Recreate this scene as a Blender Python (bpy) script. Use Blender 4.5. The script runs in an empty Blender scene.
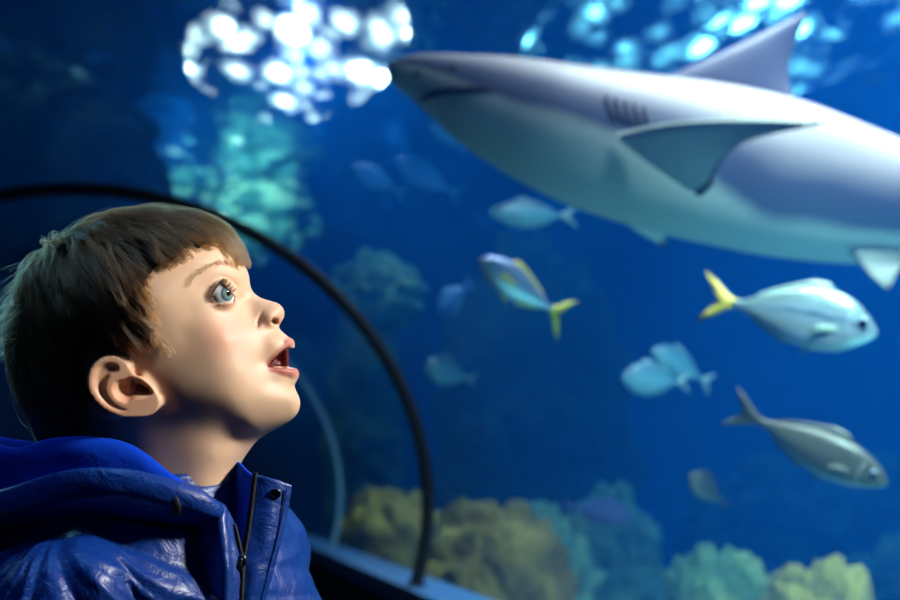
import bpy, bmesh, math, random
import numpy as np
from mathutils import Vector, Matrix
random.seed(7); np.random.seed(7)
S = bpy.context.scene
COL = S.collection
R = math.radians

# ------------------------------------------------------------------ camera geometry
CAM = np.array([0.0, 0.0, 1.10]); FPX = 1250.0; PITCH = R(8.1); YAW = R(13.3)
FWD = np.array([0, math.cos(PITCH), math.sin(PITCH)])
RGT = np.array([1.0, 0, 0]); UPV = np.array([0, -math.sin(PITCH), math.cos(PITCH)])
def at(px, py, d):
    return CAM + d * (FWD + (px - 450) / FPX * RGT - (py - 300) / FPX * UPV)
AX = np.array([-math.sin(YAW), math.cos(YAW), 0]); LA = np.array([math.cos(YAW), math.sin(YAW), 0])
def tun(u, v, z):                      # tunnel frame: u across, v along, z above the floor
    return CAM * np.array([1, 1, 0]) + u * LA + v * AX + np.array([0, 0, z])

# ------------------------------------------------------------------ object helpers
def tag(o, label=None, cat=None, group=None, kind=None):
    if label: o['label'] = label
    if cat: o['category'] = cat
    if group: o['group'] = group
    if kind: o['kind'] = kind
    return o
def empty(name, loc, label=None, cat=None, group=None):
    o = bpy.data.objects.new(name, None); COL.objects.link(o); o.location = Vector(loc); o.empty_display_size = .1
    return tag(o, label, cat, group)
def mesh(name, V, F, mat, parent=None, smooth=True, mats=None, fmat=None):
    me = bpy.data.meshes.new(name)
    if isinstance(V, np.ndarray) and isinstance(F, np.ndarray) and F.ndim == 2:
        k = F.shape[1]
        me.vertices.add(len(V)); me.vertices.foreach_set('co', np.asarray(V, np.float32).ravel())
        me.loops.add(F.size); me.loops.foreach_set('vertex_index', F.astype(np.int32).ravel())
        me.polygons.add(len(F)); me.polygons.foreach_set('loop_start', np.arange(0, F.size, k, dtype=np.int32))
        me.update(calc_edges=True)
    else:
        me.from_pydata([tuple(map(float, v)) for v in V], [], [tuple(map(int, f)) for f in F]); me.update()
    me.validate()
    for m in (mats or [mat]): me.materials.append(m)
    if fmat is not None: me.polygons.foreach_set('material_index', np.asarray(fmat, np.int32))
    me.polygons.foreach_set('use_smooth', [smooth] * len(me.polygons))
    o = bpy.data.objects.new(name, me); COL.objects.link(o)
    if parent: o.parent = parent
    return o
def rel(V, root):                      # world points -> the root's own frame (location only)
    return np.asarray(V, float) - np.array(root.location)
def fix_normals(o):
    bm = bmesh.new(); bm.from_mesh(o.data); bmesh.ops.recalc_face_normals(bm, faces=bm.faces); bm.to_mesh(o.data); bm.free()
    return o
def box_vf(c, s, rot=None):
    c = np.asarray(c, float); h = np.asarray(s, float) / 2
    P = np.array([[x, y, z] for x in (-1, 1) for y in (-1, 1) for z in (-1, 1)]) * h
    if rot is not None: P = P @ np.asarray(rot).T
    return P + c, [(0, 1, 3, 2), (4, 6, 7, 5), (0, 4, 5, 1), (2, 3, 7, 6), (0, 2, 6, 4), (1, 5, 7, 3)]
def loft(rings, cap=True, closed_loop=False):
    n = len(rings[0]); V = np.concatenate(rings); F = []
    m = len(rings)
    for i in range(m if closed_loop else m - 1):
        j = (i + 1) % m
        for k in range(n):
            F.append((i * n + k, i * n + (k + 1) % n, j * n + (k + 1) % n, j * n + k))
    if cap and not closed_loop:
        F.append(tuple(range(n - 1, -1, -1))); F.append(tuple(range((m - 1) * n, m * n)))
    return V, F
def spline(P, n, closed=False):        # Catmull-Rom resampled evenly in parameter
    P = np.asarray(P, float); m = len(P); out = []
    seg = m if closed else m - 1
    for t in np.linspace(0, seg, n, endpoint=not closed):
        i = min(int(t), seg - 1); f = t - i
        if closed: p = [P[(i + k) % m] for k in (-1, 0, 1, 2)]
        else: p = [P[max(0, i - 1)], P[i], P[i + 1], P[min(m - 1, i + 2)]]
        out.append(.5 * (2 * p[1] + (p[2] - p[0]) * f + (2 * p[0] - 5 * p[1] + 4 * p[2] - p[3]) * f * f + (3 * p[1] - p[0] - 3 * p[2] + p[3]) * f ** 3))
    return np.array(out)
def tube(P, r, n=10, up=(0, 0, 1), flat=1.0, cap=True):
    P = np.asarray(P, float); r = np.broadcast_to(r, len(P)); fl = np.broadcast_to(flat, len(P)); rings = []
    T = np.gradient(P, axis=0); T /= np.linalg.norm(T, axis=1)[:, None] + 1e-12
    up = np.asarray(up, float)
    for i in range(len(P)):
        a = np.cross(T[i], up); a /= np.linalg.norm(a) + 1e-9; b = np.cross(a, T[i])
        th = np.linspace(0, 2 * np.pi, n, endpoint=False)
        rings.append(P[i] + r[i] * (np.cos(th)[:, None] * a + fl[i] * np.sin(th)[:, None] * b))
    return loft(rings, cap)
def join(*vf):
    V = []; F = []; o = 0
    for v, f in vf:
        V.append(np.asarray(v, float)); F += [tuple(int(i) + o for i in g) for g in f]; o += len(v)
    return np.concatenate(V), F
# gradient noise, vectorised
_P = np.random.RandomState(3).permutation(256); _P = np.concatenate([_P, _P, _P])
_G = np.random.RandomState(4).normal(size=(256, 3)); _G /= np.linalg.norm(_G, axis=1)[:, None]
def noise(p):
    p = np.asarray(p, float); i = np.floor(p).astype(int); f = p - i; i &= 255
    u = f * f * f * (f * (f * 6 - 15) + 10); r = 0
    for dx in (0, 1):
        for dy in (0, 1):
            for dz in (0, 1):
                h = _P[_P[_P[i[..., 0] + dx] + i[..., 1] + dy] + i[..., 2] + dz]
                g = (_G[h] * (f - np.array([dx, dy, dz]))).sum(-1)
                w = (u[..., 0] if dx else 1 - u[..., 0]) * (u[..., 1] if dy else 1 - u[..., 1]) * (u[..., 2] if dz else 1 - u[..., 2])
                r = r + w * g
    return r
def fbm(p, o=4, g=.5):
    p = np.asarray(p, float); r = 0; a = 1
    for k in range(o): r = r + a * noise(p * 2 ** k + 17.3 * k); a *= g
    return r

# ------------------------------------------------------------------ material helpers
def rgb(h):
    h = h.lstrip('#'); c = [int(h[i:i + 2], 16) / 255 for i in (0, 2, 4)]
    return tuple((x / 12.92 if x <= .04045 else ((x + .055) / 1.055) ** 2.4) for x in c) + (1,)
def mat(name, col=(.5, .5, .5, 1), rough=.5, metal=0, spec=.5, **kw):
    m = bpy.data.materials.new(name); m.use_nodes = True; b = m.node_tree.nodes['Principled BSDF']
    b.inputs['Base Color'].default_value = col; b.inputs['Roughness'].default_value = rough
    b.inputs['Metallic'].default_value = metal; b.inputs['Specular IOR Level'].default_value = spec
    for k, v in kw.items(): b.inputs[k.replace('_', ' ')].default_value = v
    return m
def nd(m, t, **kw):
    n = m.node_tree.nodes.new(t)
    for k, v in kw.items():
        if k in n.inputs: n.inputs[k].default_value = v
        else: setattr(n, k, v)
    return n
def lk(m, a, b): m.node_tree.links.new(a, b)
def ramp(m, fac, stops, interp='LINEAR'):
    r = nd(m, 'ShaderNodeValToRGB'); e = r.color_ramp; e.interpolation = interp
    while len(e.elements) < len(stops): e.elements.new(.5)
    for q, (p, c) in zip(e.elements, stops): q.position = p; q.color = c
    lk(m, fac, r.inputs['Fac']); return r.outputs['Color']
def noisy(name, stops, scale=3, rough=.7, bump=.3, bscale=None, detail=6, spec=.3, dist=.02, voro=None):
    m = mat(name, rough=rough, spec=spec); b = m.node_tree.nodes['Principled BSDF']
    tc = nd(m, 'ShaderNodeTexCoord')
    n = nd(m, 'ShaderNodeTexNoise', Scale=scale, Detail=detail, Roughness=.6); lk(m, tc.outputs['Object'], n.inputs['Vector'])
    lk(m, ramp(m, n.outputs['Fac'], stops), b.inputs['Base Color'])
    if bump:
        if voro:
            n2 = nd(m, 'ShaderNodeTexVoronoi', Scale=voro); lk(m, tc.outputs['Object'], n2.inputs['Vector']); out = n2.outputs['Distance']
        else:
            n2 = nd(m, 'ShaderNodeTexNoise', Scale=bscale or scale * 4, Detail=4); lk(m, tc.outputs['Object'], n2.inputs['Vector']); out = n2.outputs['Fac']
        bp = nd(m, 'ShaderNodeBump', Strength=bump, Distance=dist); lk(m, out, bp.inputs['Height']); lk(m, bp.outputs['Normal'], b.inputs['Normal'])
    return m
# ------------------------------------------------------------------ camera, view
cd = bpy.data.cameras.new('camera'); cam = bpy.data.objects.new('camera', cd); COL.objects.link(cam); S.camera = cam
cd.sensor_width = 36; cd.lens = 36 * FPX / 900; cd.clip_start = .02; cd.clip_end = 100
cam.location = CAM; cam.rotation_euler = (math.pi / 2 + PITCH, 0, 0)
cd.dof.use_dof = True; cd.dof.focus_distance = 0.95; cd.dof.aperture_fstop = 5.6
S.view_settings.view_transform = 'Standard'; S.view_settings.look = 'None'; S.view_settings.gamma = 1
S.view_settings.use_curve_mapping = False; S.view_settings.exposure = 0
S.cycles.transparent_max_bounces = 32; S.cycles.volume_bounces = 1; S.cycles.max_bounces = 8
S.cycles.diffuse_bounces = 3; S.cycles.glossy_bounces = 3; S.cycles.sample_clamp_indirect = 6
S.cycles.use_denoising = True
w = bpy.data.worlds.new('world'); S.world = w; w.use_nodes = True
w.node_tree.nodes['Background'].inputs['Color'].default_value = rgb('#1c5f86'); w.node_tree.nodes['Background'].inputs['Strength'].default_value = .25

# ------------------------------------------------------------------ tunnel shell
U0, ZC, RA, RB, NEXP = -.24, CAM[2] - .10, 1.27, 1.16, 1.95
SILL = CAM[2] - .40
def arch(off=0.0, n=49, zmin=SILL):
    th0 = math.asin(max(-1, min(1, (zmin - ZC) / RB))); pts = []
    for t in np.linspace(th0, math.pi - th0, n):
        c, s = math.cos(t), math.sin(t); k = (abs(c) ** NEXP + abs(s) ** NEXP) ** (-1 / NEXP)
        pts.append((U0 + (RA + off) * c * k, ZC + (RB + off) * s * k))
    return pts
V0, V1 = -2.2, 13.5
def extrude_profile(prof, v0, v1, nv=2, closed=True):
    vs = np.linspace(v0, v1, nv); V = []; F = []; n = len(prof)
    for v in vs: V += [tun(u, v, z) for u, z in prof]
    for i in range(nv - 1):
        for k in range(n if closed else n - 1):
            F.append((i * n + k, i * n + (k + 1) % n, (i + 1) * n + (k + 1) % n, (i + 1) * n + k))
    if closed: F.append(tuple(range(n - 1, -1, -1))); F.append(tuple(range((nv - 1) * n, nv * n)))
    return V, F
# acrylic: clear sheet 5 cm thick with faint reflections
acr = bpy.data.materials.new('acrylic'); acr.use_nodes = True; nt = acr.node_tree; nt.nodes.clear()
o_ = nd(acr, 'ShaderNodeOutputMaterial'); mx = nd(acr, 'ShaderNodeMixShader'); tr = nd(acr, 'ShaderNodeBsdfTransparent', Color=(.97, .99, 1, 1))
gl = nd(acr, 'ShaderNodeBsdfGlossy', Roughness=.02, Color=(.9, .95, 1, 1)); lw = nd(acr, 'ShaderNodeLayerWeight', Blend=.5); pw = nd(acr, 'ShaderNodeMath', operation='POWER'); lk(acr, lw.outputs['Facing'], pw.inputs[0]); pw.inputs[1].default_value = 5
fr = nd(acr, 'ShaderNodeMath', operation='MULTIPLY_ADD'); lk(acr, pw.outputs[0], fr.inputs[0]); fr.inputs[1].default_value = .10; fr.inputs[2].default_value = .012
lk(acr, fr.outputs[0], mx.inputs[0]); lk(acr, tr.outputs[0], mx.inputs[1]); lk(acr, gl.outputs[0], mx.inputs[2]); lk(acr, mx.outputs[0], o_.inputs['Surface'])
inner = arch(0); outer = arch(.05)
V, F = extrude_profile(inner + outer[::-1], V0, V1, 60)
tag(fix_normals(mesh('window_1', V, F, acr)), kind='structure')

# ------------------------------------------------------------------ the water body and the tank
TU0, TU1, TV0, TV1, TZ = -7.0, 8.5, -2.2, 13.5, 3.9
base = [(TU0, 0.0)] + [(U0 - RA - .10, 0.0)] + arch(.06)[::-1] + [(U0 + RA + .10, 0.0), (TU1, 0.0), (TU1, TZ), (TU0, TZ)]
wat = bpy.data.materials.new('water_haze'); wat.use_nodes = True; wat.node_tree.nodes.clear()
o_ = nd(wat, 'ShaderNodeOutputMaterial'); ad = nd(wat, 'ShaderNodeAddShader')
sc = nd(wat, 'ShaderNodeVolumeScatter', Color=(.003, .155, .66, 1), Density=.09, Anisotropy=.2)
ab = nd(wat, 'ShaderNodeVolumeAbsorption', Color=(.05, .66, .86, 1), Density=.085)
lk(wat, sc.outputs[0], ad.inputs[0]); lk(wat, ab.outputs[0], ad.inputs[1]); lk(wat, ad.outputs[0], o_.inputs['Volume'])
V, F = extrude_profile(base, TV0 + .01, TV1 - .01)
water = tag(fix_normals(mesh('water', V, F, wat, smooth=False)), kind='structure')

M_wall = noisy('tank_paint', [(.3, rgb('#083a6a')), (.7, rgb('#0d4f8a'))], scale=.7, rough=.8, bump=.1)
M_sand = noisy('sand', [(.3, rgb('#3f6a7c')), (.7, rgb('#74a0a0'))], scale=2, rough=.9, bump=.4, bscale=20)
def slab(name, u0, u1, v0, v1, z0, z1, m):
    V = [tun(u, v, z) for u in (u0, u1) for v in (v0, v1) for z in (z0, z1)]
    return tag(mesh(name, V, box_vf((0, 0, 0), (1, 1, 1))[1], m, smooth=False), kind='structure')
slab('wall_back', TU0 - .2, TU1 + .2, TV1, TV1 + .2, -.2, 5.7, M_wall)
slab('wall_right', TU1, TU1 + .2, TV0, TV1, -.2, 5.7, M_wall)
slab('wall_left', TU0 - .2, TU0, TV0, TV1, -.2, 5.7, M_wall)
slab('floor_tank_right', U0 + RA + .1, TU1, TV0, TV1, -.2, -.002, M_sand)
slab('floor_tank_left', TU0, U0 - RA - .1, TV0, TV1, -.2, -.002, M_sand)
slab('ceiling', TU0 - .2, TU1 + .2, TV0 - .2, TV1 + .2, 5.7, 5.9, mat('hall_ceiling_paint', rgb('#10161f'), .9))
M_floor = noisy('tunnel_carpet', [(.3, rgb('#0c1017')), (.7, rgb('#151b25'))], scale=30, rough=.95, bump=.3)
slab('floor', U0 - RA - .1, U0 + RA + .1, TV0, TV1, -.2, 0, M_floor)
slab('wall_front', TU0 - .2, TU1 + .2, TV0 - .2, TV0, -.2, 5.7, M_wall)
# low plinth walls carrying the acrylic, and the blue sill rail on top
M_plinth = mat('plinth_paint', rgb('#0b1a33'), .5); M_sill = mat('sill_paint', rgb('#2f639a'), .45)
uR = arch(0)[0][0]; uL = arch(0)[-1][0]
slab('wall_low_right', uR - .02, uR + .12, TV0, TV1, 0, SILL - .06, M_plinth)
slab('wall_low_left', uL - .12, uL + .02, TV0, TV1, 0, SILL - .06, M_plinth)
slab('trim_1', uR - .06, uR + .13, TV0, TV1, SILL - .07, SILL, M_sill)
slab('trim_2', uL - .13, uL + .06, TV0, TV1, SILL - .07, SILL, M_sill)
# ribs
M_rib = mat('rib_steel', rgb('#1a2028'), .35, .6)
M_rib2 = mat('rib_plastic', rgb('#6fa6c4'), .4)
def rib(v, label, m, wdt, dep):
    root = empty('tunnel_rib', tun(U0, v, 0), label, 'tunnel rib', None)
    a = np.array(arch(-.004 - dep, 73)); b = np.array(arch(-.004, 73)); rings = []
    for (ua, za), (ub, zb) in zip(a, b):
        rings.append(np.array([tun(ua, v - wdt / 2, za), tun(ua, v + wdt / 2, za), tun(ub, v + wdt / 2, zb), tun(ub, v - wdt / 2, zb)]))
    V, F = loft(rings); o = mesh('arch_bar', rel(V, root), F, m, root)
    md = o.modifiers.new('bevel', 'BEVEL'); md.width = .006; md.segments = 2; md.limit_method = 'ANGLE'
    for (u, z) in (arch(-.004 - dep / 2)[0], arch(-.004 - dep / 2)[-1]):
        V, F = box_vf((0, 0, 0), (.06, .05, .012)); p = tun(u, v, z)
        rot = np.stack([LA, AX, [0, 0, 1]], 1)
        mesh('foot_plate', rel(np.asarray(V) @ rot.T + p + np.array([0, 0, .006]), root), F, m, root, smooth=False)
    return root
rib(4.6, 'thick dark steel rib arching behind the boy and over the tunnel', M_rib, .035, .045)
rib(6.9, 'thin pale blue rib farther down the tunnel, just past the boy\'s chin', M_rib2, .02, .03)
# ------------------------------------------------------------------ rippled water surface and the light panels above it
g = 150; us = np.linspace(TU0, TU1, g); vs = np.linspace(TV0, TV1, g)
UU, VV = np.meshgrid(us, vs, indexing='ij')
ZZ = TZ + .035 * fbm(np.stack([UU * .9, VV * .9, UU * 0], -1), 3) + .02
V = np.stack([tun(u, v, z) for u, v, z in zip(UU.ravel(), VV.ravel(), ZZ.ravel())])
ii, jj = np.meshgrid(np.arange(g - 1), np.arange(g - 1), indexing='ij'); a = (ii * g + jj).ravel()
F = np.stack([a, a + 1, a + g + 1, a + g], 1)
sm = bpy.data.materials.new('rippled_surface'); sm.use_nodes = True; sm.node_tree.nodes.clear()
o_ = nd(sm, 'ShaderNodeOutputMaterial'); mx = nd(sm, 'ShaderNodeMixShader'); tr = nd(sm, 'ShaderNodeBsdfTransparent', Color=(.85, .95, 1, 1))
gl = nd(sm, 'ShaderNodeBsdfGlossy', Roughness=.12, Color=(.55, .8, .95, 1))
tc = nd(sm, 'ShaderNodeTexCoord'); mp = nd(sm, 'ShaderNodeMapping'); mp.inputs['Scale'].default_value = (1, .45, 1)
n1 = nd(sm, 'ShaderNodeTexNoise', Scale=7.0, Detail=2.5, Roughness=.5)
n0 = nd(sm, 'ShaderNodeTexNoise', Scale=2.2, Detail=2.0)
vo = nd(sm, 'ShaderNodeTexVoronoi', Scale=5.2, Randomness=1.0)
lk(sm, tc.outputs['Object'], mp.inputs['Vector'])
wv = nd(sm, 'ShaderNodeVectorMath', operation='MULTIPLY_ADD'); lk(sm, n1.outputs['Color'], wv.inputs[0]); wv.inputs[1].default_value = (.09, .09, 0); lk(sm, mp.outputs[0], wv.inputs[2])
lk(sm, mp.outputs[0], n1.inputs['Vector']); lk(sm, mp.outputs[0], n0.inputs['Vector']); lk(sm, wv.outputs[0], vo.inputs['Vector'])
sx_ = nd(sm, 'ShaderNodeSeparateColor'); lk(sm, vo.outputs['Color'], sx_.inputs[0])
# glints drawn as a pattern of see-through round spots, sizes varied by noise
a1 = nd(sm, 'ShaderNodeMath', operation='MULTIPLY_ADD'); lk(sm, sx_.outputs[0], a1.inputs[0]); a1.inputs[1].default_value = .55; lk(sm, n0.outputs['Fac'], a1.inputs[2])
a2 = nd(sm, 'ShaderNodeMath', operation='SUBTRACT'); lk(sm, a1.outputs[0], a2.inputs[0]); lk(sm, vo.outputs['Distance'], a2.inputs[1])
cr = ramp(sm, a2.outputs[0], [(.12, (0, 0, 0, 1)), (.40, (.03, .03, .03, 1)), (.62, (.12, .12, .12, 1)), (.80, (1, 1, 1, 1))])
bp = nd(sm, 'ShaderNodeBump', Strength=.5, Distance=.05); lk(sm, n1.outputs['Fac'], bp.inputs['Height']); lk(sm, bp.outputs[0], gl.inputs['Normal'])
lk(sm, cr, mx.inputs[0]); lk(sm, gl.outputs[0], mx.inputs[1]); lk(sm, tr.outputs[0], mx.inputs[2]); lk(sm, mx.outputs[0], o_.inputs['Surface'])
tag(mesh('water_surface', V, F, sm), kind='structure')

def emit(name, c, s):
    m = bpy.data.materials.new(name); m.use_nodes = True; m.node_tree.nodes.clear()
    o = nd(m, 'ShaderNodeOutputMaterial'); e = nd(m, 'ShaderNodeEmission', Color=c, Strength=s); lk(m, e.outputs[0], o.inputs['Surface']); return m
def light_panel(px, py, zz, su, sv, col, strength, label, dz=.0):
    """a hanging light panel above the water, seen through see-through spots drawn in the surface"""
    d = (zz - CAM[2]) / (FWD[2] - (py - 300) / FPX * UPV[2]); c = at(px, py, d)
    root = empty('hanging_light', c, label, 'lamp')
    rot = np.stack([LA, AX, [0, 0, 1]], 1)
    th_ = np.linspace(0, 2 * np.pi, 48, endpoint=False)
    def disc(a, b, z0, z1): return loft([np.stack([np.cos(th_) * a / 2, np.sin(th_) * b / 2, 0 * th_ + zz_], 1) for zz_ in (z0, z1)])
    V, F = disc(su + .08, sv + .08, .01, .11); mesh('housing', np.asarray(V) @ rot.T, F, mat('panel_housing', (.02, .02, .025, 1)), root, smooth=False)
    V, F = disc(su, sv, -.006, .006); mesh('diffuser', np.asarray(V) @ rot.T, F, emit('panel_glow', col, strength), root, smooth=False)
    for s in (-1, 1):
        V, F = tube([(LA * s * su * .4) + [0, 0, .1], (LA * s * su * .4) + [0, 0, .9]], .012, 6, up=(1, 0, 0)); mesh('hanger', V, F, mat('panel_hanger', (.05, .05, .05, 1)), root)
    return root
light_panel(294, 56, 4.45, 1.7, 3.9, (.80, .93, 1, 1), 30, 'bright white round lamp glinting through the rippled water surface')
light_panel(735, 28, 4.45, 3.0, 5.0, (.22, .72, 1, 1), 14, 'pale cyan round panel added above the water for the bright ripples behind the dorsal fin of the shark')  # added glow panel for the bright cyan patches on the surface, no lamp

def P0_(px, d, z):
    p = at(px, 300, d); return np.array([p[0], p[1], z])
def area(name, p, target, size, energy, col, sy=None, spread=180):
    l = bpy.data.lights.new(name, 'AREA'); l.energy = energy; l.color = col; l.size = size; l.spread = R(spread)
    if sy: l.shape = 'RECTANGLE'; l.size_y = sy
    o = bpy.data.objects.new(name, l); COL.objects.link(o); o.location = Vector(p)
    o.rotation_euler = (Vector(target) - Vector(p)).to_track_quat('-Z', 'Y').to_euler(); return o
def spot(name, p, target, energy, col, ang=60, blend=.5, size=.05):
    l = bpy.data.lights.new(name, 'SPOT'); l.energy = energy; l.color = col; l.spot_size = R(ang); l.spot_blend = blend; l.shadow_soft_size = size
    o = bpy.data.objects.new(name, l); COL.objects.link(o); o.location = Vector(p)
    o.rotation_euler = (Vector(target) - Vector(p)).to_track_quat('-Z', 'Y').to_euler(); return o
area('tank_light', tun(2.7, 3.0, 3.75), tun(2.7, 3.8, 0), 2.6, 230, (.86, .92, 1), 2.6, 105)
area('tank_light', tun(5.5, 9.0, 4.6), tun(5.2, 9.0, 0), 4.0, 2000, (.32, .64, 1), 5, 130)
area('tank_light', tun(1.9, .6, 3.4), at(780, 370, 3.2), .5, 10, (.70, .93, 1), .5, 28)  # added fill for the near sides of the fish
area('belly_fill', tun(2.5, 2.6, .12), at(640, 170, 3.7), 2.2, 13, (.26, 1, .95), 2.2, 140)  # added uplight to brighten the shark's belly, no lamp on the seabed
spot('tank_light', tun(.1, 9.9, 3.8), at(215, 190, 12.2), 260, (.5, .95, 1), 75, .8, .1)  # added spot to brighten the rock ledges
spot('tank_light', at(600, 92, 7.6), P0_(430, 8.4, .6), 260, (.85, 1, .9), 36, .8, .06)  # added spot to brighten the coral mounds, hidden behind the shark
spot('tank_light', at(300, 50, 8.2), at(380, 380, 5.5), 240, (.55, .8, 1), 110, 1, .05)  # added spot to make the water glow around the glints
# added lights in the tunnel, standing in for light from the tank
area('tunnel_fill', (.92, .80, 1.78), at(225, 318, .97), .16, 3.1, (1, .94, .86), .16, 60)  # added key light on the boy's face, for tank light through the acrylic
area('tunnel_fill', (-1.0, 1.75, 1.62), at(60, 400, 1.0), .35, 1.0, (.2, .6, 1), .35, 120)  # added blue rim light on the back of the hair
area('tunnel_fill', (-.38, .72, 2.02), at(110, 480, .92), .25, .55, (.2, .5, 1), .25, 90)  # added blue top light on the hood, for glow from the water above
# ------------------------------------------------------------------ rocks and corals
def ico(sub):
    bm = bmesh.new(); bmesh.ops.create_icosphere(bm, subdivisions=sub, radius=1)
    V = np.array([v.co[:] for v in bm.verts]); F = np.array([[v.index for v in f.verts] for f in bm.faces]); bm.free(); return V, F
ICO6 = ico(6); ICO5 = ico(5); ICO4 = ico(4); ICO3 = ico(3)
def rock(name, label, cat, c, rad, m, seed, amp=.35, freq=1.4, lumps=None, lamp=.0, ground=True, group=None, sub=ICO6, zflat=0.0, boxy=0):
    V, F = sub; N = V.copy(); rad = np.asarray(rad, float)
    Q = N * rad / rad.min(); r = 1 + amp * fbm(Q * freq * .8 + seed * 7.7, 6, .58) * (rad.min() / rad.max()) ** .25
    if lumps:                                    # rounded coral heads (cellular bumps)
        rs = np.random.RandomState(seed); C = rs.normal(size=(lumps, 3)); C /= np.linalg.norm(C, axis=1)[:, None]
        dd = np.sqrt(np.maximum(0, 2 - 2 * (N + .06 * np.stack([noise(N * 5 + s) for s in (1, 9, 17)], -1)) @ C.T)); dd.sort(1)
        e = dd[:, 1] - dd[:, 0]; r = r + lamp * np.clip(e / .22, 0, 1) ** .55
    if boxy: N = N * (1 - boxy) + boxy * N / ((np.abs(N) ** 5).sum(1) ** .2)[:, None]
    P = N * r[:, None] * rad; P = P @ np.stack([LA, AX, [0, 0, 1]], 0)
    P = P + np.asarray(c)
    base = np.array([c[0], c[1], 0.0])
    if ground: P[:, 2] = np.maximum(P[:, 2], zflat); base[2] = zflat
    else: base[2] = c[2]
    o = mesh(name, P - base, F, m); o.location = base
    return tag(o, label, cat, group)
M_rock = noisy('reef_rock', [(.25, rgb('#1c3a3c')), (.5, rgb('#3c6a63')), (.75, rgb('#7a9a7a'))], scale=2.2, rough=.9, bump=.9, bscale=7, dist=.06)
M_rockd = noisy('dark_rock', [(.3, rgb('#122a33')), (.75, rgb('#2c5157'))], scale=2.0, rough=.95, bump=.9, bscale=6, dist=.06)
M_green = noisy('algae_rock', [(.25, rgb('#2d5a52')), (.5, rgb('#6fa48c')), (.75, rgb('#b5cf9a'))], scale=2.6, rough=.9, bump=.9, bscale=9, dist=.05)
M_coral = noisy('yellow_coral', [(.25, rgb('#2f3016')), (.5, rgb('#77702f')), (.78, rgb('#b8ab5e'))], scale=4, rough=.9, bump=.8, bscale=22, dist=.03)
M_coral2 = noisy('green_coral', [(.25, rgb('#24463a')), (.5, rgb('#5a8a62')), (.78, rgb('#a9c083'))], scale=4, rough=.9, bump=.8, bscale=20, dist=.03)
M_coral3 = noisy('bright_coral', [(.25, rgb('#4a5526')), (.5, rgb('#8f9448')), (.78, rgb('#c8cb80'))], scale=4, rough=.9, bump=.8, bscale=20, dist=.03)
def P0(px, d, z):                                # point on the pixel column at depth d, height z
    p = at(px, 300, d); return np.array([p[0], p[1], z])
M_streak = noisy('lit_ledge_rock', [(.35, rgb('#12363c')), (.5, rgb('#4d8f86')), (.62, rgb('#c4e3c8'))], scale=5.5, rough=.9, bump=1, bscale=10, dist=.05)  # stretched pale streaks put rippling light into the rock colour
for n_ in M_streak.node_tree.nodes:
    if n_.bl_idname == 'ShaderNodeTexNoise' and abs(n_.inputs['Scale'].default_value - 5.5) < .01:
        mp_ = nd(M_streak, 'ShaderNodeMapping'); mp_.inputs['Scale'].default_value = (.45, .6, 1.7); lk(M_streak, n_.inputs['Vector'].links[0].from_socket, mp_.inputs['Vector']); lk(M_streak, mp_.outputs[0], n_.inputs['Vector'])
rock('reef_rock', 'huge dark rock wall in the murk behind the boy\'s hair', 'rock', P0(-190, 11.6, 1.6), (1.4, .6, 2.3), M_rockd, 1, .3, 1.7)
rock('reef_rock', 'dark rock overhang above the tunnel in the top left corner', 'rock', P0(-20, 8.9, 3.35), (1.35, .55, .85), M_rockd, 21, .35, 1.6, ground=False)
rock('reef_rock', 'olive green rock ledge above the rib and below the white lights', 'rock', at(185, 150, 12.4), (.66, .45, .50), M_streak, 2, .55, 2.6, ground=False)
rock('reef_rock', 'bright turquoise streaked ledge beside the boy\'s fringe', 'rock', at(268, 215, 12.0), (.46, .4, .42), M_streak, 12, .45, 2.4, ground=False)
rock('reef_rock', 'tall rock column with a pale green knob right of the rib', 'rock', P0(366, 12.0, 1.2), (.36, .4, 1.6), M_rock, 3, .55, 2.4)
rock('reef_rock', 'pale green knob of rock leaning over the rib from the tall column', 'rock', at(378, 292, 10.9), (.33, .25, .33), M_green, 22, .6, 2.4, ground=False)
rock('reef_rock', 'broad dark rock pillar behind the yellow-tailed fish', 'rock', P0(534, 10.6, 1.2), (.86, .6, 1.85), M_rockd, 4, .28, 1.9)
rock('reef_rock', 'stubby olive rock rising under the stout teal fish', 'rock', P0(478, 9.4, .6), (.30, .25, 1.0), M_rockd, 23, .35, 2.0)
rock('reef_rock', 'teal boulder under the lilac grey fish', 'rock', P0(610, 8.8, .3), (.33, .35, .70), M_green, 5, .45, 2.2)
rock('reef_rock', 'jumble of teal rubble between the big coral mound and the lilac fish', 'rock', P0(545, 7.5, .25), (.28, .3, .58), M_green, 24, .6, 2.8)
rock('reef_rock', 'low dark boulder in the blue distance under the grey fish', 'rock', P0(800, 11.6, .4), (1.2, .7, .95), M_rockd, 6, .35, 1.7)
rock('reef_rock', 'ledge of teal rock at the right edge of the tank floor', 'rock', P0(930, 9.4, .2), (.75, .5, .55), M_rock, 7, .4, 2.2)
rock('coral_mound', 'olive yellow coral mound half hidden behind the dark rib', 'coral', P0(394, 8.8, .30), (.37, .42, .66), M_coral, 8, .25, 1.5, lumps=75, lamp=.16, boxy=.25)
rock('coral_mound', 'big olive yellow coral mound just right of the dark rib', 'coral', P0(490, 6.6, .28), (.36, .42, .60), M_coral, 9, .28, 1.3, lumps=75, lamp=.16, boxy=.25)
rock('coral_mound', 'rounded green coral head at the bottom, left of the yellow one', 'coral', P0(713, 6.3, .22), (.22, .26, .47), M_coral2, 10, .2, 1.3, lumps=44, lamp=.17, boxy=.6)
rock('coral_mound', 'bright yellow-green coral head at the bottom edge below the grey fish', 'coral', P0(803, 5.7, .24), (.20, .24, .44), M_coral3, 11, .2, 1.3, lumps=44, lamp=.17, boxy=.6)
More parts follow.
